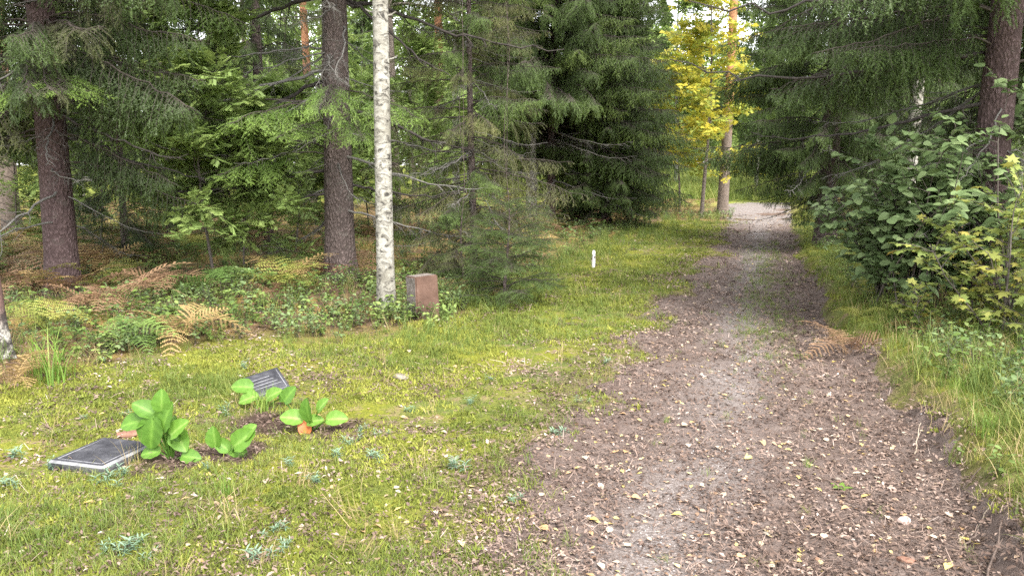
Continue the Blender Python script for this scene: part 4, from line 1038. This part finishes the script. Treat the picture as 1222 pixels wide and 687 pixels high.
cover('short_grass', 'short thin grass growing through the moss', 'grass', GRASS, 34000, 2.0, 34, 2002, lambda x, y: lawn(x, y) * sstep(0.35, 0.6, patch(x, y, 73)) + 0.9 * bank(x, y), (0.5, 1.2), 0.45,
      lambda x, y, r: 0.25 + 0.75 * patch(x, y, 74) * r.uniform(0.3, 1.4, len(x)))
cover('tall_grass', 'tall grass on the bank right of the path', 'grass', TALL, 14000, 2.2, 14, 2003, lambda x, y: bank(x, y) * sstep(0.0, 0.5, x - XR(y)) * sstep(9.5, 7.0, y) * sstep(0.25, 0.5, patch(x, y, 75)), (0.3, 0.95), 0.1,
      lambda x, y, r: np.clip(patch(x, y, 82, 1.5) * r.uniform(0.1, 1.6, len(x)), 0, 1))
cover('edge_grass', 'tall green grass along the forest edge', 'grass', TALL, 22000, 4, 34, 2004, lambda x, y: (x < XL(y) - 0.5) * np.exp(-((y - YF(x)) / (0.1 * y + 0.3)) ** 2) * sstep(-1.5, 0.5, x) * 0.9 + 0.12 * m_forest(x, y), (0.4, 0.9), 0.2,
      lambda x, y, r: r.uniform(0.1, 0.8, len(x)))
cover('dry_grass', 'dry straw-coloured grass among the ferns and bank', 'grass', DRY, 14000, 2.2, 40, 2005, lambda x, y: 0.45 * bank(x, y) * (y < 9) + 0.5 * m_forest(x, y) * sstep(0.45, 0.6, patch(x, y, 76)) + 0.03 * lawn(x, y), (0.4, 0.9), 0.2)
cover('meadow_grass', 'bright grass of the meadow beyond the path end', 'grass', TALL, 16000, 33, 85, 2006, lambda x, y: (x > -0.1 * y) * (x < 0.62 * y) * (1 - m_path(x, y)) * (y > YEND + 1.5), (1.2, 2.4), 0.2, lambda x, y, r: r.uniform(0.3, 1.0, len(x)), wide=0.7)
cover('undergrowth', 'low leafy berry plants and seedlings on the forest floor', 'undergrowth', PLANT, 24000, 3.0, 40, 2007, lambda x, y: m_forest(x, y) * sstep(0.3, 0.55, patch(x, y, 77, 0.8)) * (x < XL(y)) * (0.35 + 0.65 * sstep(6, 2, y - YF(x))) + 0.35 * bank(x, y) * (x > XR(y) + 0.4), (0.5, 1.0), 0.2,
      lambda x, y, r: r.uniform(0.0, 1.0, len(x)))
cover('bracken', 'autumn bracken covering the forest floor between the trunks', 'bracken', BRK, 2600, 9, 60, 2008, lambda x, y: m_forest(x, y) * sstep(0.35, 0.55, patch(x, y, 78, 0.5)) * (y > YF(x) + 2.6) * (x < XL(y) - 1) + 0.5 * m_forest(x, y) * (x > XR(y)) * (y > 10), (0.4, 0.8), 0.15,
      None, 0.1, 0, [0.3, 0.3, 0.25, 0.15], 0.95)
cover('path_litter', 'brown needles and leaf crumbs strewn over the path', 'litter', FLK, 105000, 2.0, 30, 2009, lambda x, y: sstep(0.1, 0.6, m_path(x, y)) * (1 - 0.75 * m_track(x, y)) + 0.8 * m_bed(x, y) + lawn(x, y) * (0.7 * sstep(0.42, 0.62, patch(x, y, 80, 1.6)) + 0.5 * sstep(1.0, 0.1, XL(y) - x)) + 0.35 * m_forest(x, y) * (y < 12), (0.45, 1.4), 0.5,
      lambda x, y, r: np.clip(patch(x, y, 79, 2.0) * 0.8 + r.normal(-0.02, 0.28, len(x)), 0, 1))
cover('gravel', 'pale loose gravel along the wheel track of the path', 'gravel', PEB, 30000, 2.0, 26, 2010, lambda x, y: m_path(x, y) * np.clip(m_track(x, y) * 1.3 - 0.1, 0.04, 1), (0.25, 0.75), 0.4, None, 0.4, -0.002)
cover('leaf_litter', 'small faded leaves scattered thinly over path and moss', 'litter', FALL, 17000, 2.0, 30, 2011, lambda x, y: 0.55 * m_path(x, y) + 0.2 * lawn(x, y) + 0.1 * bank(x, y) + 0.2 * m_forest(x, y), (0.3, 0.65), 0.3, None, 0.25, 0.004)
cover('path_grass', 'thin grass in the middle of the path', 'grass', GRASS, 60000, 3.0, 24, 2012, lambda x, y: (m_path(x, y) > 0.4) * np.exp(-((x - (XL(y) * 0.38 + XR(y) * 0.62)) / 0.3) ** 2) * sstep(5.5, 8, y) * (1 - sstep(15, 19, y)) + 0.006 * m_path(x, y), (0.35, 0.75), 0.4, lambda x, y, r: r.uniform(.2, .8, len(x)), 0.3)

# ------------------------------------------------------------------ fallen leaves, one by one
LC = [('yellow', [(0, (0.5, 0.38, 0.1)), (1, (0.62, 0.5, 0.2))]), ('tan', [(0, (0.36, 0.22, 0.11)), (1, (0.52, 0.36, 0.2))]), ('pale', [(0, (0.38, 0.3, 0.22)), (1, (0.52, 0.44, 0.35))])]
LM = {}
for nm, st in LC:
    mm = leafmat('fallen_leaf_' + nm, st, 0.15, 0.55, agew=0.2, objrand=True)
    LM[nm] = [fallen_geo(1100 + k, mm) for k in range(3)]
def place_leaves(n, seed, mask, where, group):
    x, y, r_ = samp(n * 60, 2.6, 9, seed, mask, 0.72)
    for i in range(min(n, len(x))):
        nm = str(r_.choice(['yellow', 'tan', 'pale'], p=[0.17, 0.33, 0.5]))
        o = new('fallen_leaf', LM[nm][int(r_.integers(0, 3))], None, (x[i], y[i], float(HP(x[i], y[i])) + 0.008), (r_.normal(0, .15), r_.normal(0, .15), r_.uniform(0, 6.28)), float(r_.uniform(0.55, 1.1)))
        tag(o, 'small %s fallen leaf lying %s' % (nm, where), 'leaf', '%s leaves %s' % (nm, group))
place_leaves(180, 31, lambda x, y: (m_path(x, y) > 0.6) * 0.1, 'on the gravel path', 'on the path')
place_leaves(100, 32, lambda x, y: (lawn(x, y) > 0.6) * 0.1, 'on the mossy lawn', 'on the moss')

#@@PART5
# ------------------------------------------------------------------ graves: plates, stone, marker
def slab(name, corners_px, top, thick, mat_top, mat_edge, label, tilt=0.0):
    """a stone plate whose corners L, T, R, B are read off the photograph at height top above the moss"""
    c = np.mean([plane(*p, z=0) for p in corners_px], 0); z = zat(c[0], c[1])
    W = [plane(*p, z=z + top) for p in corners_px]; c = np.mean(W, 0)
    u = (W[1] - W[0] + W[2] - W[3]) / 2; v = (W[3] - W[0] + W[2] - W[1]) / 2
    lu, lv = np.linalg.norm(u), np.linalg.norm(v); ang = math.atan2(u[1], u[0])
    hu, hv = lu / 2, lv / 2
    o = root(name, (c[0], c[1], z), label, 'grave plate', rz=ang)
    o.rotation_euler = (tilt, 0, ang)
    b = 0.012; g = Geo()
    ring = lambda x, y, zz: [[-x, -y, zz], [x, -y, zz], [x, y, zz], [-x, y, zz]]
    v_ = np.array(ring(hu, hv, top - thick) + ring(hu, hv, top - b) + ring(hu - b, hv - b, top))
    q = [[0, 3, 2, 1]] + [[i, (i + 1) % 4, 4 + (i + 1) % 4, 4 + i] for i in range(4)] + [[4 + i, 4 + (i + 1) % 4, 8 + (i + 1) % 4, 8 + i] for i in range(4)] + [[8, 9, 10, 11]]
    g.add(v_, quads=q[:5], mat=1); g.add(v_, quads=q[5:9], mat=2); g.add(v_[8:], quads=[[0, 1, 2, 3]], mat=0)
    pl_ = new('plate', g.mesh('plate', [mat_top, mat_edge, M['chamfer']]), o)
    return pl_, hu, hv, top
M['slate'] = plain('dark_slate', [(0.35, (0.025, 0.025, 0.03)), (0.6, (0.055, 0.055, 0.063)), (0.85, (0.12, 0.12, 0.125))], 14, 0.55, 0.25, 0.003, 0.25)
M['slate_edge'] = plain('worn_slate_edge', [(0.35, (0.04, 0.04, 0.042)), (0.7, (0.13, 0.13, 0.135))], 25, 0.7, 0.5, 0.004)
M['chamfer'] = plain('worn_chamfer', [(0.3, (0.1, 0.1, 0.105)), (0.7, (0.25, 0.25, 0.255))], 20, 0.7)
M['engrave'] = plain('engraved_line', [(0.3, (0.12, 0.12, 0.13)), (0.7, (0.22, 0.22, 0.235))], 40, 0.8)
o1, hu, hv, tp = slab('grave_plate', [(69, 545), (136, 516), (173, 532), (110, 561)], 0.055, 0.12, M['slate'], M['slate_edge'], 'flat dark slate grave plate with pale edges at lower left')
def strip(o, x0, y0, x1, y1, w, z, nm):
    g = Geo(); d = np.array([x1 - x0, y1 - y0]); L = np.linalg.norm(d); s = np.array([-d[1], d[0]]) / L * w / 2
    P = [(x0 - s[0], y0 - s[1]), (x1 - s[0], y1 - s[1]), (x1 + s[0], y1 + s[1]), (x0 + s[0], y0 + s[1])]
    v = [(a, b, z + 0.0005) for a, b in P] + [(a, b, z + 0.0022) for a, b in P]
    g.add(v, quads=[[4, 5, 6, 7], [0, 1, 5, 4], [1, 2, 6, 5], [2, 3, 7, 6], [3, 0, 4, 7]])
    return new(nm, g.mesh(nm, [M['engrave']]), o)
m_ = 0.035
strip(o1, -hu + m_, -hv + m_, hu - m_, -hv + m_, 0.006, tp, 'border_line'); strip(o1, -hu + m_, hv - m_, hu - m_, hv - m_, 0.006, tp, 'border_line')
strip(o1, -hu + m_, -hv + m_ + .006, -hu + m_, hv - m_ - .006, 0.006, tp, 'border_line')
def tilted_plate(px, py, lu, lv, thick, turn, tilt, label):
    c = ground(px, py); o = root('grave_plate', c, label, 'grave plate')
    o.rotation_euler = (Matrix.Rotation(tilt, 3, 'X') @ Matrix.Rotation(turn, 3, 'Z')).to_euler()
    hu, hv, b = lu / 2, lv / 2, 0.008; top = 0.075
    ring = lambda x, y, zz: [[-x, -y, zz], [x, -y, zz], [x, y, zz], [-x, y, zz]]
    v_ = np.array(ring(hu, hv, top - thick) + ring(hu, hv, top - b) + ring(hu - b, hv - b, top)); g = Geo()
    g.add(v_, quads=[[0, 3, 2, 1]] + [[i, (i + 1) % 4, 4 + (i + 1) % 4, 4 + i] for i in range(4)] + [[4 + i, 4 + (i + 1) % 4, 8 + (i + 1) % 4, 8 + i] for i in range(4)] + [[8, 9, 10, 11]])
    pl_ = new('plate', g.mesh('plate', [M['slate']]), o)
    return pl_, hu, hv, top
o2, hu2, hv2, tp2 = tilted_plate(318, 467, 0.285, 0.31, 0.16, math.radians(33), math.radians(21), 'tilted dark slate grave plate half hidden behind leaves')
for k, yy in enumerate((-0.3, -0.05, 0.2, 0.45)):
    strip(o2, -hu2 * 0.7, hv2 * yy, hu2 * (0.75 - 0.12 * k), hv2 * yy, 0.007, tp2, 'engraved_line')
strip(o2, -hu2 * .85, -hv2 * .8, hu2 * .85, -hv2 * .8, 0.006, tp2, 'border_line'); strip(o2, hu2 * .85, -hv2 * .8 + .008, hu2 * .85, hv2 * .8, 0.006, tp2, 'border_line')

M['stone_brown'] = plain('brown_stone_face', [(0.3, (0.07, 0.038, 0.027)), (0.55, (0.115, 0.066, 0.048)), (0.8, (0.16, 0.105, 0.085))], 6, 0.6, 0.25, 0.004)
M['stone_grey'] = plain('rough_stone_side', [(0.3, (0.08, 0.065, 0.056)), (0.55, (0.16, 0.135, 0.12)), (0.8, (0.28, 0.25, 0.23))], 28, 0.9, 1.0, 0.012)
import bmesh
sp = g0(504, 381, 0)
st = root('memorial_stone', (sp[0], sp[1] + 0.15, sp[2]), 'upright reddish-brown memorial stone block beside the white birch', 'stone', rz=math.radians(35))
st.rotation_euler = (math.radians(-2), math.radians(-2), math.radians(35))
bm = bmesh.new(); bmesh.ops.create_cube(bm, size=1.0)
for v in bm.verts: v.co = Vector((v.co.x * 0.27 * (1.04 if v.co.z < 0 else 1), v.co.y * 0.23, v.co.z * 0.56 + 0.18))
for f in bm.faces: f.material_index = 0 if f.normal.y < -0.9 else 1
bmesh.ops.bevel(bm, geom=list(bm.edges), offset=0.012, segments=2, affect='EDGES')
bmesh.ops.subdivide_edges(bm, edges=[e for e in bm.edges if e.calc_length() > 0.1], cuts=6, use_grid_fill=True)
for v in bm.verts:
    n_ = (float(fbm(np.array(v.co.x * 9 + v.co.z * 3), np.array(v.co.z * 9 + v.co.y * 4), 5, 3)) - 0.5) * (0.012 if v.co.y < -0.11 else 0.026)
    v.co += Vector((v.co.x, v.co.y, 0)).normalized() * n_
me = bpy.data.meshes.new('block'); bm.to_mesh(me); bm.free(); me.materials.append(M['stone_brown']); me.materials.append(M['stone_grey'])
new('block', me, st)

mp_ = ground(708, 319)
mk = root('marker_post', (mp_[0], mp_[1], mp_[2]), 'small white marker post with dark marks standing in the far grass', 'post')
M['white_paint'] = plain('weathered_white_paint', [(0.3, (0.55, 0.54, 0.52)), (0.7, (0.8, 0.79, 0.77))], 30, 0.6)
M['dark_mark'] = plain('dark_mark', [(0.3, (0.05, 0.035, 0.04)), (0.7, (0.12, 0.08, 0.08))], 30, 0.7)
g = Geo(); z_ = [-0.1, 0.02, 0.12, 0.2, 0.25, 0.28]; w_ = [.027, .028, .03, .025, .029, .012]
g.tube([(0.004 * math.sin(9 * a), 0, a) for a in z_], w_, 10); pst = new('post', g.mesh('post', [M['white_paint']], True), mk)
for zz, xx_, rr in ((0.17, 0.012, 0.02), (0.15, -0.022, 0.017)):
    g = Geo(); th = np.arange(10) * .6283
    yf = -math.sqrt(max(1e-6, 0.028 ** 2 - xx_ ** 2)) - 0.0035
    g.add([(xx_, yf - .003, zz)] + [(xx_ + rr * .7 * math.cos(a), yf + abs(math.cos(a)) * .006, zz + rr * math.sin(a)) for a in th], tris=[[0, i + 1, (i + 1) % 10 + 1] for i in range(10)])
    new('dark_spot', g.mesh('dark_spot', [M['dark_mark']]), pst)

# dead birch stub at the left edge
def stub_mat():
    m, nt, out = mat_base('dead_birch_stub'); v = objcoord(nt)
    f = noise(nt, 12, 6, 0.7, v); sx = nt.nodes.new('ShaderNodeSeparateXYZ'); nt.links.new(v, sx.inputs[0])
    lo = ramp(nt, f, [(0.42, (0.03, 0.026, 0.024)), (0.5, (0.1, 0.09, 0.08)), (0.6, (0.42, 0.4, 0.36))]); hi = ramp(nt, f, [(0.3, (0.05, 0.028, 0.026)), (0.7, (0.17, 0.1, 0.085))])
    k = math_(nt, 'MULTIPLY_ADD', math_(nt, 'ADD', sx.outputs[2], math_(nt, 'MULTIPLY', f, .5)), 5, -2.6, clamp=True)
    finish(nt, out, mixc(nt, k, lo, hi), 0.9, bump(nt, f, 0.8, 0.02)); return m
M['stub'] = stub_mat()
sb = root('dead_tree_stub', g0(2, 425), 'dark broken dead birch stub cut by the left edge', 'stump')
me, _c = trunk_mesh('stub_trunk', 0.075, 1.0, 44, M['stub'], flare=0.4, rough=0.12, top=0.65, lean=(-0.03, 0))
for v in me.vertices:
    if v.co.z > 0.93: v.co.z += 0.12 * math.sin(3 * math.atan2(v.co.y, v.co.x)) + 0.03; v.co.x *= 0.8
new('trunk', me, sb)
gg = Geo(); gg.add([(.06 * math.cos(a), .06 * math.sin(a), .97) for a in np.arange(8) * .785] + [(-.02, 0, .88)], tris=[[8, i, (i + 1) % 8] for i in range(8)]); new('splintered_top', gg.mesh('splintered_top', [M['stub']]), sb)

# ------------------------------------------------------------------ bergenia with large round leaves
M['berg'] = leafmat('bergenia_leaf', [(0, (0.07, 0.16, 0.02)), (0.5, (0.13, 0.26, 0.035)), (1, (0.25, 0.37, 0.09))], 0.35, 0.5, agew=0.5, spec=0.35, objrand=True)
M['berg_red'] = leafmat('bergenia_leaf_red', [(0, (0.45, 0.13, 0.04)), (1, (0.55, 0.25, 0.06))], 0.25, 0.45, agew=0.3)
def big_leaf(seed, mat):
    r_ = np.random.default_rng(seed); g = Geo(); nu, nv = 9, 12; V = []; A = []
    for j in range(nv):
        t = j / (nv - 1); w = 0.39 * (math.sin(math.pi * min(1, (t * 0.93 + 0.06)) ** 0.9) ** 0.62) * (1 + 0.04 * math.sin(t * 17 + seed))
        for i in range(nu):
            s = (i / (nu - 1) - 0.5) * 2
            V.append((t, s * w, 0.10 * s * s * w * 3 - 0.22 * t * t + 0.05 * t + 0.016 * math.cos(t * 22 - abs(s) * 5) * abs(s) - 0.012 * math.exp(-(s * 6) ** 2) + r_.normal(0, .003))); A.append(0.9 * math.exp(-(s * 7) ** 2) + 0.35 * (0.5 + 0.5 * math.cos(t * 22 - abs(s) * 5)))
    q = [[j * nu + i, j * nu + i + 1, (j + 1) * nu + i + 1, (j + 1) * nu + i] for j in range(nv - 1) for i in range(nu - 1)]
    g.add(V, quads=q, age=A)
    return g.mesh('leaf', [mat], True)
BL = [big_leaf(k, M['berg']) for k in range(4)]; BR = big_leaf(9, M['berg_red'])
def bergenia(rx, ry, leaves, label, seed):
    """leaves: centre px, length px, in-plane lean of the tip (deg, 0 = right, 90 = up)"""
    r_ = np.random.default_rng(seed); p = np.array(g0(rx, ry, 0)); o = root('bergenia_plant', p, label, 'plant'); kx = p[1] / FPX * 1.06
    for (cx, cy_, L, ang, red) in leaves:
        a = math.radians(ang); Lm = L * kx * 0.9
        c = np.array([(cx - rx) * kx, r_.uniform(-0.05, 0.03) - 0.05, max(0.03, (ry - cy_) * kx * 0.98)])
        d = np.array([math.cos(a), -0.12 if ang > -10 else -0.6, math.sin(a) * 0.85]); d /= np.linalg.norm(d)
        b = c - d * Lm * 0.5; b[2] = max(b[2], 0.012)
        E = rot_euler(frames(d[None], np.array([[r_.normal(0, .25), -0.75, 0.75]])))[0]
        lf = new('leaf', BR if red else BL[int(r_.integers(0, 4))], o, b, E, float(Lm))
        g = Geo(); mid = (b + np.array([0, 0, 0])) * 0.5 + np.array([0, 0, -0.01]); g.tube([(0, 0, -0.03), mid, b + d * 0.01], [0.007, 0.006, 0.004], 5)
        sk = new('stalk', g.mesh('stalk', [M['berg']]), lf)
        sk.matrix_parent_inverse = Matrix.LocRotScale(lf.location, lf.rotation_euler, lf.scale).inverted()
bergenia(206, 546, [(203, 472, 30, 85, 0), (179, 483, 32, 140, 0), (207, 490, 40, 75, 0), (188, 511, 44, 262, 0), (166, 499, 34, 190, 0), (219, 521, 34, -50, 0), (233, 542, 26, 0, 0), (222, 503, 32, 50, 0), (184, 536, 26, 185, 0), (212, 508, 34, -70, 0)],
         'largest bright green bergenia plant right of the pale-edged plate', 1)
bergenia(278, 540, [(263, 515, 28, 95, 0), (297, 516, 36, 45, 0), (287, 541, 28, -10, 0), (303, 508, 26, 55, 0), (270, 526, 24, 130, 0)], 'small bergenia with few leaves in the middle of the bed', 2)
bergenia(370, 512, [(372, 484, 32, 100, 0), (352, 494, 30, 165, 0), (388, 478, 22, 60, 0), (403, 496, 28, 10, 0), (368, 508, 24, -85, 1), (379, 497, 22, 20, 0), (348, 468, 26, 60, 0)], 'bergenia with one orange leaf below the tilted plate', 3)
bergenia(316, 482, [(292, 459, 28, 170, 0), (302, 470, 26, 195, 0), (330, 466, 24, 40, 0), (343, 470, 22, 30, 0)], 'bergenia half covering the tilted dark plate', 4)

# ------------------------------------------------------------------ single grass tufts and weeds
TB = [blades(1200 + k, 46, 0.3, 0.006, 0.035, 0.8, [M['grasso']], 4, 'grass_clump') for k in range(2)]
def clump(px, py, s, label, k=0):
    p = g0(px, py, 0); o = new('grass_clump', TB[k].data, None, p, (0, 0, px), s); o['tint'] = 0.5
    return tag(o, label, 'grass')
clump(66, 458, 1.7, 'tall green grass clump below the pale yellow-green fern')
clump(50, 446, 1.5, 'grass clump left of the tall green grass clump', 1)
clump(313, 490, 0.75, 'upright grass clump in front of the tilted dark plate', 1)
clump(270, 590, 0.5, 'small grass clump on the moss below the bergenia bed')
clump(795, 506, 0.28, 'small bright grass clump left of the gravel track', 1)
clump(964, 560, 0.3, 'thin grass clump on the right side of the path')
clump(966, 472, 0.22, 'tiny grass clump near the right path edge', 1)
clump(1180, 520, 0.7, 'lush grass clump on the right bank near the picture edge')
clump(1140, 470, 0.7, 'grass clump on the right bank below the bush', 1)
M['glauc'] = leafmat('bluegreen_leaf', [(0, (0.1, 0.17, 0.1)), (0.6, (0.19, 0.28, 0.19)), (1, (0.34, 0.43, 0.33))], 0.25, 0.6, agew=0.8)
def rosette(seed):
    r_ = np.random.default_rng(seed); g = Geo()
    for s in range(4):
        st = wander(r_, (r_.normal(0, .03), r_.normal(0, .03), 0), (r_.normal(0, .5), r_.normal(0, .5), 1), r_.uniform(.04, .08), 3, .2); g.tube(st, .002, 3, age=.2)
        for k in range(11):
            a = k * 2.4; f = k / 11; d = np.array([math.cos(a), math.sin(a), 0.15 + 0.6 * f])
            leaf_ovate(g, st[1 + int(f * 2.9)], d, (0, 0, 1), r_.uniform(.03, .05), .009, 0.2 + .7 * f, 0.25, 0.1, prof=((0, .4), (.5, 1), (1, .1)))
    return g.mesh('rosette', [M['glauc']])
RO = [rosette(k) for k in range(4)]
rr = np.random.default_rng(77)
for i, (x, y) in enumerate([(150, 660), (168, 652), (130, 656), (330, 634), (345, 556), (402, 545), (450, 548), (432, 514), (375, 576), (20, 546), (14, 580), (268, 492), (152, 497), (118, 434), (312, 664), (126, 578), (142, 570), (612, 600), (666, 518), (692, 480), (724, 434),
                            (560, 482), (488, 490), (452, 520), (340, 655), (290, 440), (404, 500), (418, 530), (246, 560), (60, 560), (98, 500), (178, 668), (545, 560), (585, 455)]):
    p = g0(x, y, 0); o = new('bluegreen_weed', RO[i % 4], None, p, (0, 0, i * 1.7), float(rr.uniform(.5, 1.0)))
    tag(o, 'low blue-green narrow-leaved weed growing in the moss', 'weed', 'blue-green weeds in the lawn')
def weed(px, py, mesh, s, label, name='weed'):
    return tag(new(name, mesh, None, g0(px, py, 0), (0, 0, px * 1.3), s), label, 'weed')
gw = Geo()
for a in (20, 80, 150, 230, 300): leaf_ovate(gw, (0, 0, 0.005), (math.cos(math.radians(a)), math.sin(math.radians(a)), .7), (0, 0, 1), .075, .04, .5, .3)
WM = gw.mesh('weed', [M['grasso']])
weed(1003, 585, WM, 0.8, 'small bright green seedling alone on the path')
for i, (x, y) in enumerate([(1130, 452), (1165, 445), (1105, 440), (1150, 560), (1190, 570)]):
    weed(x, y, PLANT[2].data, [1.0, 1.2, .9, .7, .8][i], ['pale green weed on the bank below the bush, middle of three', 'pale green weed on the bank, rightmost of three below the bush', 'pale green weed on the bank nearest the path edge', 'leafy weed low on the right bank', 'leafy weed at the lower right edge'][i])

# ------------------------------------------------------------------ stones and sticks
def rock(px, py, size, label, mat, seed, name='stone', sink=0.3):
    r_ = np.random.default_rng(seed); bm = bmesh.new(); bmesh.ops.create_icosphere(bm, subdivisions=2, radius=1)
    for v in bm.verts: v.co *= 1 + 0.28 * (float(vnoise(np.array(v.co.x * 1.7 + seed), np.array(v.co.y * 1.7 + v.co.z * 2), seed)) - .5) * 2
    for v in bm.verts: v.co = Vector((v.co.x * size[0], v.co.y * size[1], v.co.z * size[2]))
    me = bpy.data.meshes.new(name); bm.to_mesh(me); bm.free(); me.materials.append(mat)
    p = ground(px, py); o = new(name, me, None, (p[0], p[1], float(HP(p[0], p[1])) + size[2] * (1 - sink * 2)), (0, 0, r_.uniform(0, 6.28)))
    return tag(o, label, 'stone')
M['pinkstone'] = plain('pale_pink_stone', [(0.3, (0.34, 0.25, 0.22)), (0.7, (0.5, 0.39, 0.34))], 25, .8)
M['mossstone'] = plain('grey_stone', [(0.3, (0.13, 0.11, 0.09)), (0.7, (0.27, 0.23, 0.19))], 18, .9, .8, .01)
M['redtile'] = plain('reddish_brown_stone', [(0.3, (0.12, 0.06, 0.04)), (0.7, (0.24, 0.13, 0.09))], 18, .8)
rock(1079, 626, (.035, .027, .018), 'pale pinkish stone on the lower right of the path', M['pinkstone'], 3)
rock(1081, 673, (.04, .02, .015), 'dark brown leaf at the bottom right of the path', M['redtile'], 4)  # brown leaf, given a small rock's shape and stone material
rock(480, 450, (.1, .06, .02), 'flat half-buried grey stone in the moss below the memorial stone', M['mossstone'], 5, sink=.25)
rock(153, 521, (.062, .045, .022), 'reddish-brown stone beside the pale-edged plate', M['redtile'], 6, sink=.1)
rock(1000, 575, (.02, .016, .01), 'little grey stone next to the seedling on the path', M['mossstone'], 8)
rock(915, 640, (.018, .015, .009), 'little grey stone on the gravel track near the bottom', M['mossstone'], 9)
M['stick'] = plain('pale_stick', [(0.3, (0.2, 0.16, 0.12)), (0.7, (0.38, 0.32, 0.25))], 40, .8)
M['stick_dark'] = plain('dark_stick', [(0.3, (0.07, 0.05, 0.04)), (0.7, (0.16, 0.12, 0.1))], 40, .8)
def stick(a, b, r, label, mat, seed, lift=0.0):
    r_ = np.random.default_rng(seed); A = ground(*a); B = ground(*b); n = 9; t = np.linspace(0, 1, n)[:, None]; P = A + (B - A) * t
    P[:, :2] += r_.normal(0, .006, (n, 2)); P[:, 2] = HP(P[:, 0], P[:, 1]) + r * .7 + lift * t[:, 0]
    c = P[0].copy(); g = Geo(); g.tube(P - c, np.linspace(r, r * .5, n), 5)
    d = P[5] - P[4]; g.tube(np.array([P[4] - c, P[4] - c + d * 1.2 + np.array([.02, .01, .01])]), [r * .6, r * .3], 4)
    return tag(new('stick', g.mesh('stick', [M[mat]], True), None, c), label, 'stick')
stick((1091, 545), (1097, 526), .004, 'pale upright stick at the right path edge', 'stick', 1, .1)
stick((1166, 632), (1188, 606), .003, 'pale stick on the lower right bank', 'stick', 2, .06)
stick((1140, 650), (1170, 628), .004, 'thin pale stick at the foot of the lower right bank', 'stick', 3)
stick((935, 535), (962, 528), .004, 'thin dark stick lying across the right of the path', 'stick_dark', 4)
stick((793, 470), (826, 466), .004, 'dark stick at the left edge of the gravel track', 'stick_dark', 5)
stick((846, 545), (880, 556), .003, 'thin dark stick across the gravel track', 'stick_dark', 6)
stick((990, 680), (1004, 662), .004, 'thin dark stick at the bottom of the path', 'stick_dark', 7)
stick((1178, 700), (1195, 640), .006, 'dark root at the bottom right bank', 'stick_dark', 8, .05)
stick((1150, 590), (1172, 560), .004, 'thin dark stick on the crumbling right bank', 'stick_dark', 9, .03)

stick((1125, 590), (1152, 578), .005, 'dark root lying along the crumbling right bank', 'stick_dark', 41, .03)
stick((1150, 660), (1168, 645), .005, 'short dark root low on the crumbling right bank', 'stick_dark', 43, .04)
